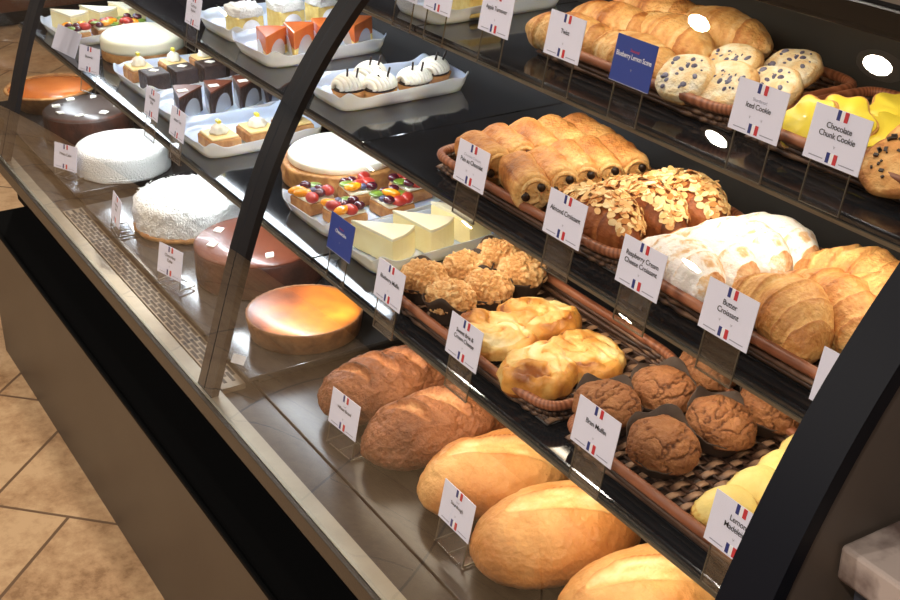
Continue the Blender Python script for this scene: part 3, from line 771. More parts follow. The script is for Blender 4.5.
# lemon tartlets (tray left of the mullion)
def lemon_tart():
    t = empty('lemon_tartlet')
    MB().box(-.033, .033, -.028, .028, 0, .020).build('pastry_base', 'crust', t, False, bevel=.003)
    MB().box(-.030, .030, -.025, .025, .0202, .024).build('lemon_layer', 'lemon', t, False, bevel=.002)
    P = [(.002, .024), (.015, .024), (.017, .028), (.012, .032), (.013, .035), (.006, .040), (.0005, .043)]
    MB().lathe(P, 24, fn=lambda Q: Q * (1 + .12 * np.sin(np.arctan2(Q[..., 1], Q[..., 0]) * 6 + Q[..., 2] * 200)[..., None] * [1, 1, 0])).build('cream_swirl', 'cream', t)
    MB().box(-.006, .006, -.003, .003, .042, .047).build('lemon_zest', 'icing', t, False)
    return t
LT = lemon_tart(); GLT = 'lemon tartlets'
for x, y, lab in [(-2.275, .865, 'lemon tartlet with cream swirl nearest the glass on the tray by the mullion'),
                  (-2.275, .945, 'lemon tartlet with cream swirl second on the tray by the mullion'),
                  (-2.275, 1.02, 'lemon tartlet at the back of the tray by the mullion')]:
    put(LT, (x, y, Z1 + ZT), lab, 'tartlet', GLT, s=1.12)
for x, y, lab in [(-2.79, .885, 'lemon square with yellow top nearest the glass on the brownie tray'),
                  (-2.785, .965, 'lemon square with cream swirl in the middle of the brownie tray'),
                  (-2.785, 1.04, 'lemon square with pale topping at the back of the brownie tray')]:
    put(LT, (x, y, Z1 + ZT), lab, 'tartlet', GLT, s=(1, 1, 1.25))
# chocolate slices wrapped in acetate
def petals(t, L, W, H):
    # two rounded clear sheets against the sides of a wedge
    mb = MB(); n = 14
    for sx in (1, -1):
        a = Vector((0, -L / 2, 0)); b = Vector((sx * W / 2, L / 2, 0)); d = (b - a).normalized(); nn = Vector((d.y, -d.x, 0)) * sx
        c = (a + b) / 2 + nn * .0022 - d * .004; ln = (b - a).length * .36
        V = [tuple(c + d * (ln * math.cos(PI * k / n)) + Vector((0, 0, .001 + H * .9 * math.sin(PI * k / n) ** .8)) + nn * .003 * math.sin(PI * k / n)) for k in range(n + 1)]
        mb.add(V, [tuple(range(n + 1))])
    mb.build('acetate_wrap', 'acetate', t, False)
def choc_slice():
    t = empty('chocolate_slice')
    w = wedge('w', .085, .060, .050, 'brownie'); w.build('cake_layers', 'brownie', t, False, bevel=.002)
    w = wedge('w', .086, .061, .004, 'x'); w.V = [(v[0], v[1], v[2] + .050) for v in w.V]; w.build('glaze', 'choc_cake', t, False)
    MB().box(-.010, .010, -.004, .012, .0542, .0555, mtx=Matrix.Rotation(.5, 4, 'Z')).build('white_chocolate_chip', 'white_choc', t, False)
    petals(t, .085, .060, .044)
    return t
CS = choc_slice(); GCS = 'chocolate slices in clear wraps'
for x, y, lab in [(-2.478, .872, 'chocolate slice in clear wrap nearest the glass, behind a white card'),
                  (-2.478, .940, 'chocolate slice in clear wrap second from the glass'),
                  (-2.478, 1.005, 'chocolate slice in clear wrap third from the glass'),
                  (-2.478, 1.065, 'chocolate slice in clear wrap farthest back, next to the mullion')]:
    put(CS, (x, y, Z1 + ZT), lab, 'chocolate slice', GCS, rz=58)
def brownie():
    t = empty('brownie_square')
    MB().box(-.030, .030, -.026, .026, 0, .042).build('brownie_body', 'brownie', t, False, bevel=.003)
    MB().box(-.009, .009, -.007, .007, .0425, .0442, mtx=Matrix.Rotation(.6, 4, 'Z')).build('white_chocolate_chip', 'white_choc', t, False)
    return t
BR = brownie(); GB = 'dark brownie squares'
for x, y, lab in [(-2.690, .885, 'dark brownie square with white chip nearest the glass'),
                  (-2.690, .950, 'dark brownie square with white chip second from the glass'),
                  (-2.690, 1.015, 'dark brownie square with white chip third from the glass'),
                  (-2.690, 1.075, 'dark brownie square with white chip at the back of its tray')]:
    put(BR, (x, y, Z1 + ZT), lab, 'brownie', GB)
# coconut squares, orange slices, meringue tarts (middle shelf)
def coco_square():
    t = empty('coconut_square')
    MB().box(-.032, .032, -.028, .028, 0, .040).build('sponge', 'sponge', t, False, bevel=.002)
    P, D, nz = lump_round(.035, .031, .024, 3, .004, 140, .5, 44, .45); P[..., 2] += .037
    MB().grid(P).build('coconut_top', 'coconut', t)
    MB().lathe([(.002, 0), (.019, 0), (.019, .001), (.002, .001)], 20, mtx=Matrix.Translation((.0335, 0, .016)) @ Matrix.Rotation(R(90), 4, 'Y')).build('white_disc', 'fwhite', t)
    return t
CQ = coco_square(); GQ = 'coconut topped sponge squares'
for x, y, lab in [(-2.400, .985, 'coconut topped yellow sponge square nearest the glass'),
                  (-2.400, 1.075, 'coconut topped yellow sponge square in the middle of its tray'),
                  (-2.400, 1.160, 'coconut topped yellow sponge square next to the mullion')]:
    put(CQ, (x, y, Z2 + ZT), lab, 'cake square', GQ)
def orange_slice():
    t = empty('orange_slice')
    w = wedge('w', .078, .058, .016, 'x'); w.build('cake_layers', 'sponge', t, False, bevel=.002)
    w = wedge('w', .079, .059, .034, 'x'); w.V = [(v[0], v[1], v[2] + .0162) for v in w.V]; w.build('orange_glaze', 'orange_top', t, False, bevel=.002)
    petals(t, .078, .058, .040)
    return t
OS = orange_slice(); GO = 'orange glazed cake slices'
for x, y, lab in [(-2.215, .955, 'orange glazed slice nearest the glass on its tray'),
                  (-2.215, 1.012, 'orange glazed slice second from the glass on its tray'),
                  (-2.215, 1.070, 'orange glazed slice hidden partly by the mullion'),
                  (-2.200, 1.130, 'orange glazed slice alone right of the mullion')]:
    put(OS, (x, y, Z2 + ZT), lab, 'cake slice', GO, rz=58)
def meringue():
    t = empty('meringue_tartlet')
    MB().lathe([(.002, 0), (.026, 0), (.033, .018), (.030, .018), (.002, .016)], 32).build('tart_shell', 'crust', t)
    MB().lathe([(.002, .0165), (.029, .0165), (.029, .022), (.002, .022)], 32).build('chocolate_filling', 'chocolate', t)
    mb = MB()
    for k in range(9):
        y = -.027 + k * .0068; r = .014 * math.sqrt(max(.1, 1 - (y / .034) ** 2))
        mb.tube([(-.026 * math.sqrt(max(.1, 1 - (y / .032) ** 2)) * math.cos(a), y, .022 + r * 1.5 * math.sin(a)) for a in np.linspace(0, PI, 12)], .0046, 8)
    P, D, nz = lump_round(.024, .026, .022, 2, .001, 50); P[..., 2] += .018; mb.grid(P)
    mb.build('piped_cream', 'cream', t)
    for k in range(2): MB().tube([(.004 + k * .010, -.008 + k * .012, .035), (.012 + k * .012, -.012 + k * .014, .060)], .0020, 6).build('chocolate_stick', 'chocolate', t)
    return t
MT = meringue(); GM = 'piped cream tartlets'
for x, y, rz, lab in [(-1.915, .968, 10, 'piped cream tartlet half hidden by the mullion'),
                      (-1.890, 1.012, 20, 'piped cream tartlet in front, second from the mullion'),
                      (-1.958, 1.030, 30, 'piped cream tartlet with upright chocolate stick, behind the front ones'),
                      (-1.890, 1.080, 10, 'piped cream tartlet fourth from the mullion'),
                      (-1.925, 1.140, 40, 'piped cream tartlet farthest right on its tray')]:
    put(MT, (x, y, Z2 + ZT), lab, 'tartlet', GM, rz=rz, s=.95)
t = empty('yellow_slice'); MB().box(-.04, .04, -.03, .03, 0, .035).build('sponge', 'sponge', t, False, bevel=.003)
MB().box(-.04, .04, -.03, .03, .0352, .045).build('cream_top', 'cream', t, False, bevel=.003)
put(t, (-1.735, 1.10, Z3 + ZT), 'yellow cream topped slice on the white tray of the top shelf', 'cake slice')

# ------------------------------------------------------------------ wicker baskets
def basket(L=.425, W=.236, H=.026):
    t = empty('wicker_basket')
    n = 320; a = np.linspace(0, 2 * PI, n, endpoint=False)
    def ring(o, z, e=.22): return [(float(spow(np.cos(k), e) * (L / 2 + o)), float(spow(np.sin(k), e) * (W / 2 + o)), z) for k in a]
    # rim: wrapped rattan tube
    rimr = MB().tube(ring(-.006, H), .0066, 10, True, b=lambda i, k: .42 + .34 * math.sin(i * 2 * PI / 5 + k * 2 * PI / 10))
    rimr.build('rattan_rim', 'rattan', t)
    wl = MB()
    for j in range(3):
        z = .005 + j * .0068
        pts = [(x + .0016 * math.sin(i * PI / 5 + j * PI), y + .0016 * math.cos(i * PI / 5 + j * PI), z) for i, (x, y, _) in enumerate(ring(-.010, z))]
        wl.tube(pts, .0036, 6, True, b=lambda i, k: .45 + .25 * math.sin(i * PI / 5 + j * PI))
    wl.build('woven_wall', 'wicker', t)
    fl = MB(); x = -L / 2 + .014; i = 0
    ny = 40
    while x < L / 2 - .012:
        P = []; 
        w = .0058
        for k in range(ny + 1):
            y = -W / 2 + .012 + (W - .024) * k / ny; ph = math.sin(k * PI / 4 + i * PI)
            z = .0045 + .0022 * ph
            P.append([(x - w, y, z - .0008), (x - w * .6, y, z + .0006), (x + w * .6, y, z + .0006), (x + w, y, z - .0008), (x, y, z - .0016)])
        fl.grid(np.array(P), np.array([[.36 - .42 * math.sin(k * PI / 4 + i * PI)] * 5 for k in range(ny + 1)]))  # dips of the weave coloured darker, their shade put into the colour
        x += .0132; i += 1
    for k in range(14):
        y = -W / 2 + .016 + (W - .032) * k / 13
        fl.tube([(-L / 2 + .012, y, .0042), (L / 2 - .012, y, .0042)], .0022, 6, b=.6)
    fl.box(-L / 2 + .012, L / 2 - .012, -W / 2 + .012, W / 2 - .012, .0003, .0012, b=.95)
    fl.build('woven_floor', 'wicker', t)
    return t
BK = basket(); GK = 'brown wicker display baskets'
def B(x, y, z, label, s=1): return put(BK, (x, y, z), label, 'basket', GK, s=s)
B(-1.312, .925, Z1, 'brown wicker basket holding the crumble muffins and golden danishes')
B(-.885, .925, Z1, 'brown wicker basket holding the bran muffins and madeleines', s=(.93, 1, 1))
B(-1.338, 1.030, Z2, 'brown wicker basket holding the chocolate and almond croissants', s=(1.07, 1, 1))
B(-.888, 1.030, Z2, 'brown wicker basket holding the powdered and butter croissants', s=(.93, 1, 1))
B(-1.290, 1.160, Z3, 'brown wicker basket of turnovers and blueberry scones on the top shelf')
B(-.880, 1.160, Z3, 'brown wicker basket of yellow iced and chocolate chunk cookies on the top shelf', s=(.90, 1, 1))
ZB = .0082

# ------------------------------------------------------------------ muffins
def paper_cup(t, r0, r1, h, seed, peaks=4, tall=.012):
    rn = random.Random(seed); ph = rn.uniform(0, 6)
    n = 48; a = np.linspace(0, 2 * PI, n, endpoint=False); P = []
    for f in np.linspace(0, 1, 7):
        r = r0 + (r1 - r0) * f + .0012 * np.sin(a * 12) * f
        z = h * f + f * f * tall * (np.maximum(0, np.cos(a - 2.3)) ** 1.5 * (1 + .5 * np.sin(a * 5 + ph)))
        r = r + f * f * (.0015 * np.sin(a * peaks + ph) + .009 * np.maximum(0, np.cos(a - 2.3)) ** 1.5)
        P.append(np.stack([r * np.cos(a), r * np.sin(a), z], -1))
    for f in np.linspace(1, .3, 4):
        q = P[int(f * 6)].copy(); q[:, :2] *= .975; P.append(q)
    MB().grid(np.array(P), cap0=True, cap1=False).build('paper_wrapper', 'paper', t)
def crumb_muffin(seed):
    t = empty('crumble_muffin')
    paper_cup(t, .026, .0395, .030, seed, 4, .016)
    P, D, nz = lump_round(.0365, .0355, .040, seed, .0022, 60, .75, 120)
    cz = np.abs(vnoise(P, 150, seed + 9)) + .6 * np.abs(vnoise(P, 290, seed + 3)); P = P + D * (.0055 * cz)[..., None]
    P[..., 2] = P[..., 2] + .018
    bk = .62 - .55 * cz + .10 * nz + .2 * (P[..., 2] < .026)
    MB().grid(P, np.clip(bk, 0, 1)).build('crumb_top', 'crumble', t)
    return t
CM = [crumb_muffin(k) for k in (3, 8)]
GMU = 'crumble topped muffins in brown paper'
for k, (x, y, rz, rx, lab) in enumerate([
    (-1.488, .862, 10, 0, 'crumble muffin just behind the leftmost card of the muffin basket'),
    (-1.480, .930, -20, 0, 'crumble muffin in the second row, next to the cheesecake tray'),
    (-1.494, .998, 25, 0, 'crumble muffin at the back left corner of the muffin basket'),
    (-1.430, .996, -30, 0, 'crumble muffin at the back, directly under the middle shelf edge'),
    (-1.410, .924, 15, 0, 'crumble muffin in the centre of the muffin group'),
    (-1.410, .858, 165, 6, 'crumble muffin in front with its tall brown paper flap facing the glass')]):
    put(CM[k % 2], (x, y, Z1 + ZB), lab, 'muffin', GMU, rz=rz, rx=rx, s=.94)
def bran_muffin(seed):
    t = empty('bran_muffin')
    paper_cup(t, .029, .0425, .028, seed, 3, .020)
    P, D, nz = lump_round(.0455, .0405, .046, seed, .0022, 60, .8, 110)
    cr = np.abs(fbm(P * [1, .55, 1], 55, 3, seed + 4)); P = P - D * (.0035 * np.exp(-(cr / .07) ** 2))[..., None]
    P[..., 2] += .012
    bk = .40 + .45 * np.exp(-(cr / .06) ** 2) + .16 * nz + .35 * (P[..., 2] < .024)
    MB().grid(P, np.clip(bk, 0, 1)).build('muffin_top', 'bran', t)
    return t
BM = [bran_muffin(k) for k in (2, 6)]
GBM = 'bran muffins in brown paper'
for k, (x, y, rz, rx, ry, lab) in enumerate([
    (-1.064, .874, 15, 0, 0, 'bran muffin just behind its card, nearest the golden danishes'),
    (-1.056, .956, 10, 4, 0, 'bran muffin in the middle of the left row, before the back one'),
    (-1.068, 1.040, -15, 0, 0, 'bran muffin at the back left corner of the near basket'),
    (-.966, .878, 20, 10, 8, 'bran muffin in front, right of the card and leaning to the glass'),
    (-.966, .962, 20, 0, 12, 'bran muffin in the centre with its pale paper flap behind it'),
    (-.966, 1.044, 10, 0, 14, 'bran muffin at the back right with a white glint')]):
    put(BM[k % 2], (x, y, Z1 + ZB), lab, 'muffin', GBM, rz=rz, rx=rx, ry=ry, s=.97)
# ------------------------------------------------------------------ danishes
def danish(seed):
    P, D, nz = lump_round(.062, .054, .044, seed, .0075, 26, .5, 90, .75, 4)
    r = np.hypot(P[..., 0] / .06, P[..., 1] / .052); a = np.arctan2(P[..., 1], P[..., 0])
    top = D[..., 2] > 0
    fold = np.sin(a * 2 + seed + 2.0 * r + 2.4 * vnoise(P, 24, seed + 8)) ; fo = np.exp(-((np.abs(fold)) / .22) ** 2) * (r > .2) * (r < .95)
    P[..., 2] -= np.where(top, .005 * fo + .005 * np.exp(-((r - .12) / .3) ** 2), 0)
    P[..., 2] = np.maximum(P[..., 2], 0)
    bk = .30 + .36 * nz + .30 * fo + .30 * (r > .86) + .35 * (D[..., 2] < -.1) + .25 * fbm(P, 50, 2, seed + 4)
    return MB().grid(P, np.clip(bk, 0, 1)).build('cream_cheese_danish', 'danish')
DN = [danish(k) for k in (4, 11)]
GD = 'golden cream cheese danishes'
for k, (x, y, rz, lab) in enumerate([
    (-1.296, .862, 15, 'golden danish right behind the second card of the muffin basket'),
    (-1.305, .938, 70, 'golden danish behind, next to the crumble muffins'),
    (-1.192, .862, 120, 'golden danish in front at the basket end, browned lumpy folds'),
    (-1.196, .936, 10, 'pale flat golden danish at the back right of the muffin basket')]):
    put(DN[k % 2], (x, y, Z1 + ZB), lab, 'danish', GD, rz=rz, s=(.92, .92, 1) if k < 3 else (.92, .96, .8))
# ------------------------------------------------------------------ madeleines
def madeleine(seed):
    P, D, nz = lump_round(.040, .031, .036, seed, .0012, 40, .8, 60)
    a = np.arctan2(P[..., 1], P[..., 0] + .03)
    P[..., 0] *= 1; P[..., 1] *= (1 + .25 * P[..., 0] / .04)
    rdg = np.cos(a * 12)
    P = P + D * (.0012 * rdg * (D[..., 2] < .2))[..., None]; P[..., 2] = np.maximum(P[..., 2], 0)
    bk = .28 + .2 * nz + .55 * (D[..., 2] < .18) + .35 * np.clip(rdg, 0, 1) * (D[..., 2] < .45) + .15 * (np.hypot(P[..., 0] / .04, P[..., 1] / .031) > .9)
    return MB().grid(P, np.clip(bk, 0, 1)).build('lemon_madeleine', 'madeleine')
MD = madeleine(5); GMD = 'lemon madeleines'
for x, y, rz, rx, lab, z in [
    (-.842, .862, 70, 18, 'lemon madeleine in front behind its card, nearest the glass', .004),
    (-.852, .917, 75, 16, 'lemon madeleine second in the row from the glass', .004),
    (-.862, .968, 80, 14, 'lemon madeleine third in the row from the glass', .004),
    (-.876, 1.016, 85, 10, 'lemon madeleine farthest back by the end panel', .003),
    (-.790, .905, 70, 10, 'lemon madeleine right of the row, cut by the end panel', .003)]:
    put(MD, (x, y, Z1 + ZB + z), lab, 'madeleine', GMD, rz=rz, rx=rx, s=.95)
# ------------------------------------------------------------------ chocolate croissants
PR = [pain_roll(k) for k in (1, 6, 13)]
GPR = 'chocolate croissants in the basket'
def place_rolls(rows):
    for k, (x, y, z, rz, rx, ry, lab) in enumerate(rows): put(PR[k % 3], (x, y, Z2 + ZB + z + .004), lab, 'chocolate croissant', GPR, rz=rz, rx=rx, ry=ry, s=(1, .93, 1))
place_rolls([
    (-1.462, 0.958, 0.004, -10, 20, 0, 'chocolate croissant at the left front corner, behind its white card'),
    (-1.47, 1.006, 0.004, -10, 22, 0, 'chocolate croissant second in the left row behind the corner one'),
    (-1.466, 1.05, 0.004, -10, 20, 2, 'chocolate croissant third in the left row with a dark end showing'),
    (-1.458, 1.09, 0.005, -8, 18, 2, 'chocolate croissant fourth in the left row'),
    (-1.442, 1.124, 0.005, -6, 12, 2, 'chocolate croissant at the back of the left row'),
    (-1.356, 0.952, 0.003, -20, 12, 0, 'large chocolate croissant in front with its coiled end toward the almond croissant'),
    (-1.358, 1.002, 0.003, -18, 18, 0, 'chocolate croissant second in the right row, brightly lit'),
    (-1.36, 1.04, 0.004, -18, 20, 2, 'chocolate croissant third in the right row'),
    (-1.356, 1.076, 0.004, -16, 20, 2, 'chocolate croissant fourth in the right row with pale coil'),
    (-1.348, 1.11, 0.004, -14, 14, 2, 'chocolate croissant at the back right of the chocolate group')])
# ------------------------------------------------------------------ almond croissants
def almond_croissant(seed):
    t = empty('almond_croissant')
    o = croissant('croissant_body', 'almond_body', .172, .045, .10, 5, seed, .95, .45, .10); o.parent = t
    me = o.data; rn = random.Random(seed); fl = MB()
    vs = [v for v in me.vertices if v.normal.z > .35 and abs(v.co.x) < .078 and (v.co.y > -.032 or v.normal.z > .8)]
    for k in range(330):
        v = rn.choice(vs); nn = v.normal
        q = nn.to_track_quat('Z', 'Y').to_matrix().to_4x4()
        m = Matrix.Translation(v.co + nn * rn.uniform(.0012, .0050)) @ q @ Matrix.Rotation(rn.uniform(0, 6.3), 4, 'Z') @ Matrix.Rotation(rn.uniform(-.45, .45), 4, 'X') @ Matrix.Rotation(rn.uniform(-.3, .3), 4, 'Y')
        sx, sy = rn.uniform(.0055, .008), rn.uniform(.004, .0053); b = rn.uniform(0, .8) if rn.random() < .75 else 1.25
        n = 10; top = [(sx * math.cos(2 * PI * i / n), sy * math.sin(2 * PI * i / n), .0006) for i in range(n)]
        fl.add(top + [(x * .97, y * .97, -.0004) for x, y, _ in top], [tuple(range(n)), tuple(range(2 * n - 1, n - 1, -1))] + [(i, n + i, n + (i + 1) % n, (i + 1) % n) for i in range(n)], [b] * 2 * n, m)
    a = fl.build('almond_flakes', 'almond', t, False); tag(a, kind='stuff')
    return t
AC = [almond_croissant(k) for k in (2, 5)]
GA = 'flaked almond croissants'
for k, (x, y, rz, z, lab) in enumerate([(-1.212, .968, 4, 0, 'almond croissant in front with bare brown side facing the glass'),
                          (-1.205, 1.034, 6, .001, 'almond croissant in the middle, thick with flaked almonds'),
                          (-1.195, 1.090, 8, .002, 'almond croissant at the back against the basket rim')]):
    put(AC[k % 2], (x, y, Z2 + ZB + z), lab, 'almond croissant', GA, rz=rz, s=.90)
# ------------------------------------------------------------------ powdered and butter croissants
PC = [croissant('powdered_croissant', 'powder', .165, .043, .10, 5, 31 + k, .9, .30, .07, 0, .10) for k in range(2)]
GPC = 'sugar dusted raspberry cream cheese croissants'
for k, (x, y, rz, z, lab) in enumerate([(-1.045, .962, -4, 0, 'sugar dusted croissant in front, browned spots showing through the powder'),
                          (-1.042, 1.010, 0, .003, 'sugar dusted croissant second from the glass, blown out white'),
                          (-1.040, 1.056, 3, .005, 'sugar dusted croissant third from the glass, blown out white'),
                          (-1.035, 1.098, 5, .004, 'sugar dusted croissant at the back against the basket rim')]):
    put(PC[k % 2], (x, y, Z2 + ZB + z), lab, 'powdered croissant', GPC, rz=rz, s=.92)
BC = [croissant('butter_croissant', 'pastry', .156, .042, .20, 6, 41 + k, .95, .36, .15, .03, .16) for k in range(3)]
GBC = 'butter croissants'
for k, (x, y, rz, ry, z, lab) in enumerate([(-.882, .978, -14, 4, .003, 'butter croissant in front with its tip pointing at the glass, right of its card'),
                          (-.866, 1.030, -8, 4, .003, 'butter croissant second from the glass, with a strong highlight'),
                          (-.832, 1.070, -10, 0, .003, 'butter croissant third from the glass beside the end panel'),
                          (-.890, 1.098, 4, 0, .008, 'butter croissant at the back next to the sugar dusted ones'),
                          (-.815, 1.112, 0, 0, .006, 'butter croissant in the far back corner by the end panel')]):
    put(BC[k % 3], (x, y, Z2 + ZB + z), lab, 'butter croissant', GBC, rz=rz, ry=ry)
t = croissant('powdered_pastry', 'powder', .085, .026, .05, 3, 77, .8, .30, .08)
put(t, (-.742, .940, Z2 + ZB), 'small sugar dusted pastry peeking out behind the card by the end panel', 'powdered pastry', None, rz=15)

# ------------------------------------------------------------------ top shelf: turnovers, scones, cookies
def turnover(seed):
    return croissant('apple_turnover', 'pastry', .19, .040, .04, 4, seed, .85, .30, .14)
TO = [turnover(k) for k in (51, 58)]
GTO = 'golden puff pastry turnovers on the top shelf'
for k, (x, y, rz, z, lab) in enumerate([(-1.440, 1.085, 6, 0, 'puff pastry turnover between the two leftmost white cards of the top shelf'),
                          (-1.312, 1.090, -4, 0, 'puff pastry turnover between the second white card and the blue card'),
                          (-1.420, 1.145, 4, .012, 'puff pastry turnover in the second row, above the leftmost one'),
                          (-1.325, 1.160, -6, .014, 'puff pastry turnover in the second row, above the one by the blue card'),
                          (-1.415, 1.215, 0, .022, 'puff pastry turnover in the back row at the top picture edge'),
                          (-1.300, 1.225, 5, .020, 'puff pastry turnover in the back row above the blue card')]):
    put(TO[k % 2], (x, y, Z3 + ZB + z), lab, 'turnover', GTO, rz=rz)
def scone(seed):
    t = empty('blueberry_scone'); rn = random.Random(seed)
    P, D, nz = lump_round(.044, .040, .028, seed, .002, 60, .35, 64, .8)
    bk = .25 + .3 * nz + .5 * (D[..., 2] < 0) + .2 * (np.hypot(P[..., 0] / .044, P[..., 1] / .04) > .92)
    MB().grid(P, np.clip(bk, 0, 1)).build('scone_body', 'scone', t)
    for k in range(17):
        a, q = rn.uniform(0, 6.3), math.sqrt(rn.random()) * .034; ww = rn.choice((.0018, .0026, .004, .006))
        MB().grid(sph(10, 7) * [ww, ww * rn.uniform(.5, .9), .0018], mtx=Matrix.Translation((q * math.cos(a), q * math.sin(a), .0268)) @ Matrix.Rotation(rn.uniform(0, 3), 4, 'Z')).build('blueberry', 'blueberry', t)
    return t
SCN = [scone(k) for k in (3, 7)]
GS = 'blueberry scones leaning in the basket'
for k, (x, y, rz, rx, lab, z) in enumerate([
    (-1.190, 1.075, 8, 38, 'blueberry scone leaning upright right beside the blue card', .022),
    (-1.140, 1.098, 4, 38, 'blueberry scone in the middle of the leaning row, speckled blue', .022),
    (-1.098, 1.130, 2, 34, 'blueberry scone farther back above the Iced Cookie card', .022),
    (-1.205, 1.165, 4, 30, 'plain edged blueberry scone behind the blue card in the second row', .020),
    (-1.150, 1.215, 4, 26, 'blueberry scone in the back row seen only by its golden edge', .020)]):
    put(SCN[k % 2], (x, y, Z3 + ZB + z), lab, 'scone', GS, rz=rz, rx=rx, s=.88)
def iced_cookie(petals, seed):
    t = empty('iced_cookie'); n = 64; a = np.linspace(0, 2 * PI, n, endpoint=False)
    def body(r0, z0, z1, am):
        r = r0 * (1 + am * np.cos(a * petals))
        return np.array([np.stack([r * s * np.cos(a), r * s * np.sin(a), z + 0 * a], -1) for s, z in ((.02, z0), (.97, z0), (1, (z0 + z1) / 2), (.97, z1), (.02, z1))])
    MB().grid(body(.042, 0, .009, .10), .3).build('cookie_base', 'cookie', t)
    MB().grid(body(.039, .0092, .0125, .10)).build('yellow_icing', 'icing', t)
    return t
IC = [iced_cookie(6, 1)]; GIC = 'yellow iced cookies'
for x, y, z, rz, rx, lab in [
    (-.985, 1.078, .026, 10, 52, 'yellow iced cookie standing upright right of the Iced Cookie card'),
    (-.965, 1.108, .028, 40, 50, 'yellow iced cookie standing behind the upright one'),
    (-.930, 1.140, .018, 20, 22, 'yellow iced cookie on the pile above the Chocolate Chunk Cookie card'),
    (-.950, 1.178, .030, 55, 20, 'yellow iced cookie on top of the pile in the back'),
    (-.870, 1.160, .018, 5, 20, 'yellow iced cookie at the right side of the pile'),
    (-.895, 1.195, .030, 35, 16, 'yellow iced cookie at the far back of the pile'),
    (-.830, 1.190, .018, 60, 16, 'yellow iced cookie at the right edge of the picture')]:
    put(IC[0], (x, y, Z3 + ZB + z), lab, 'iced cookie', GIC, rz=rz, rx=rx, s=.84)
def chunk_cookie(seed):
    t = empty('chocolate_chunk_cookie'); rn = random.Random(seed)
    P, D, nz = lump_round(.045, .045, .018, seed, .0016, 70, .35, 60)
    bk = .32 + .35 * nz + .3 * (np.hypot(P[..., 0], P[..., 1]) > .04)
    MB().grid(P, np.clip(bk, 0, 1)).build('cookie_body', 'cookie', t)
    for k in range(26):
        aa_, q = rn.uniform(0, 6.3), math.sqrt(rn.random()) * .039; s = rn.uniform(.0014, .0034)
        MB().box(-s, s, -s * .7, s * .7, 0, .004, mtx=Matrix.Translation((q * math.cos(aa_), q * math.sin(aa_), .0155)) @ Matrix.Rotation(aa_ * 3, 4, 'Z')).build('chocolate_chunk', 'chocolate', t, False)
    return t
CK = [chunk_cookie(k) for k in (2, 9)]; GCK = 'chocolate chunk cookies'
for k, (x, y, z, rz, rx, lab) in enumerate([
    (-.845, 1.068, .020, 10, 34, 'chocolate chunk cookie leaning directly right of its card'),
    (-.852, 1.105, .026, 60, 34, 'chocolate chunk cookie leaning behind the front one'),
    (-.765, 1.075, .020, 30, 34, 'chocolate chunk cookie in front at the right picture edge'),
    (-.770, 1.115, .026, 90, 30, 'chocolate chunk cookie in the second row at the right picture edge')]):
    put(CK[k % 2], (x, y, Z3 + ZB + z), lab, 'cookie', GCK, rz=rz, rx=rx, s=.92)

# ------------------------------------------------------------------ price cards
GCD = 'white price cards in clear holders'
def PCARD(x, y, z, lines, label, rz=0, **kw):
    c = card(lines, **kw); c.location = (x, y, z); c.rotation_euler = (0, 0, R(rz)); tag(c, label, 'price card', GCD)
# (x, y, z) = middle of the card's bottom edge
Y1, Y2, Y3 = .781, .879, .976
def bot(k): return (.926, 1.100, 1.283)[k]
PCARD(-1.488, Y3, bot(2) - .004, ['Apple Turnover'], 'white card reading Apple Turnover, leftmost large card on the top shelf', size=.0085)
PCARD(-1.328, Y3, bot(2), ['Twist'], 'white card reading Twist, second on the top shelf', size=.0085)
PCARD(-1.188, Y3, bot(2), ['Blueberry Lemon Scone'], 'royal blue card reading Blueberry Lemon Scone on the top shelf', blue=True, size=.0085, small='Seasonal')
PCARD(-.974, Y3, bot(2), ['Iced Cookie'], 'white card reading Iced Cookie in front of yellow cookies', size=.0082, small='Shortbread', icons=2, title_dy=-.003)
PCARD(-.861, Y3, bot(2) + .002, ['Chocolate', 'Chunk Cookie'], 'white card reading Chocolate Chunk Cookie at the right of the top shelf', size=.0086)
PCARD(-1.396, Y2, bot(1) + .004, ['Pain au Chocolat'], 'white card reading Pain au Chocolat before the chocolate croissants', size=.0085, small='Chocolate Croissant', icons=2, title_dy=-.002)
PCARD(-1.182, Y2, bot(1) + .004, ['Almond Croissant'], 'white card reading Almond Croissant', size=.0088)
PCARD(-1.034, Y2, bot(1) - .004, ['Raspberry Cream', 'Cheese Croissant'], 'white card reading Raspberry Cream Cheese Croissant', size=.0085)
PCARD(-.889, Y2, bot(1), ['Butter', 'Croissant'], 'white card reading Butter Croissant', size=.0088, icons=2)
PCARD(-.723, Y2, bot(1) - .008, ['Croissant'], 'white card half hidden behind the end panel on the middle shelf', size=.0085)
PCARD(-1.455, Y1, bot(0), ['Blueberry Muffin'], 'white card reading Blueberry Muffin before the crumble muffins', size=.0085)
PCARD(-1.256, Y1, bot(0), ['Sweet Brie &', 'Cream Cheese'], 'white card before the golden danishes reading Cream Cheese', size=.0082)
PCARD(-.977, Y1, bot(0) + .014, ['Bran Muffin'], 'white card reading Bran Muffin', size=.0085)
PCARD(-.748, Y1, bot(0) + .020, ['Lemon', 'Madeleine'], 'white card reading Lemon Madeleine beside the end panel', size=.0088)
PCARD(-1.604, Y1, bot(0) + .018, ['Cheesecake'], 'dark blue card in front of the fruit tarts', blue=True, size=.0075, small='Seasonal')
PCARD(-1.500, .724, .708, ['Wheat Bread'], 'white card standing before the brown wheat loaves', size=.0072, small='Loaf', stem=.034, base=True, rz=5)
PCARD(-1.200, .736, .712, ['Sourdough'], 'white card standing before the golden white loaves', size=.0072, small='Loaf', stem=.038, base=True)
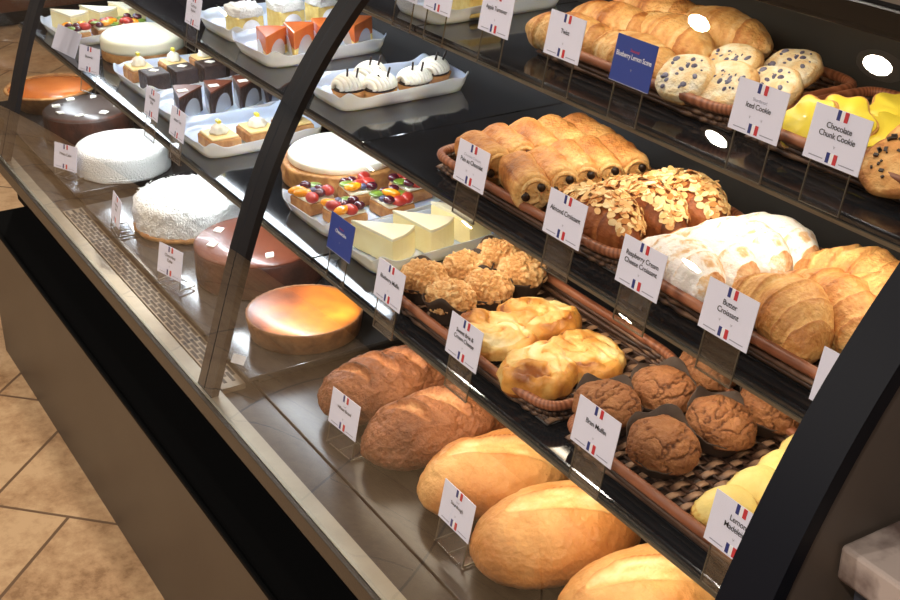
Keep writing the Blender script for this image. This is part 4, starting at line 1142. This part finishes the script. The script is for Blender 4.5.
PCARD(-2.135, .690, .716, ['Chocolate', 'Cake'], 'white card on clear stand between coconut and chocolate cake', size=.0085, rz=14, stem=.020, base=True)
PCARD(-2.440, .688, .714, ['Coconut', 'Cake'], 'white card seen almost edge on, left of the coconut cake', size=.0085, rz=-6, stem=.020, base=True)
PCARD(-2.790, .690, .716, ['White Cake'], 'white card standing before the smooth white cake at the far left', size=.0085, rz=24, stem=.020, base=True)
PCARD(-2.425, Y1, bot(0), ['Chocolate', 'Slice'], 'white card before the wrapped chocolate slices', size=.0085)
PCARD(-2.285, Y1, bot(0) - .002, ['Lemon Tart'], 'white card before the lemon tartlets', size=.0085)
PCARD(-2.830, Y1, bot(0) - .010, ['Brownie'], 'white card before the brownie tray', size=.0085, rz=18)
PCARD(-2.412, Y2, bot(1), ['Coconut', 'Square'], 'white card before the coconut squares on the middle shelf', size=.0085)
PCARD(-1.64, Y3, bot(2) - .006, ['Slice'], 'white card at the top picture edge before the tray with the yellow slice', size=.0085)
PCARD(-1.735, Y3, bot(2) - .006, ['Tart'], 'white card at the top picture edge left of the tray with the yellow slice', size=.0085)
o = MB().box(-.065, .065, 0, .0012, 0, .060, mtx=Matrix.Rotation(R(-25), 4, 'X')).build('plastic_sign', 'card', None, False)
tag(o, 'blank pale plastic sign leaning at the far left end of the lowest shelf', 'sign'); o.location = (-3.10, .800, Z1 + .001); o.rotation_euler = (0, 0, R(8))
o = MB().box(-.013, .013, 0, .001, 0, .016, mtx=Matrix.Rotation(R(-40), 4, 'X')).build('shelf_tag', 'fwhite', None, False)
tag(o, 'tiny blank white tag lying before the custard tart', 'tag'); o.location = (-1.800, .682, ZP); o.rotation_euler = (0, 0, R(30))

# unused prototypes
for o in list(SC.objects):
    if o.parent is None and o.type in {'EMPTY', 'MESH'} and 'label' not in o and 'kind' not in o:
        for c in list(o.children_recursive): bpy.data.objects.remove(c)
        bpy.data.objects.remove(o)

# ------------------------------------------------------------------ world, camera
wd = bpy.data.worlds.new('world'); SC.world = wd; wd.use_nodes = True
wd.node_tree.nodes['Background'].inputs[0].default_value = (.8, .7, .6, 1); wd.node_tree.nodes['Background'].inputs[1].default_value = .2
cam = bpy.data.cameras.new('camera'); co = bpy.data.objects.new('camera', cam); COL.objects.link(co)
f = 1300.0; pitch = math.atan(645 / f); head = math.atan(885 / (f * math.cos(pitch) + 645 * math.sin(pitch)))
fh = Vector((-math.cos(head), math.sin(head), 0)); fwd = fh * math.cos(pitch) - Vector((0, 0, 1)) * math.sin(pitch)
right = fwd.cross(Vector((0, 0, 1))).normalized(); up = right.cross(fwd)
co.matrix_world = Matrix((right, up, -fwd)).transposed().to_4x4(); co.location = (0, 0, 1.75)
cam.sensor_width = 36; cam.lens = f / 900 * 36; cam.clip_start = .02
SC.camera = co
SC.view_settings.view_transform = 'Standard'
SC.view_settings.exposure = 0
SC.cycles.use_denoising = True
SC.cycles.max_bounces = 8; SC.cycles.transparent_max_bounces = 16; SC.cycles.sample_clamp_indirect = 6
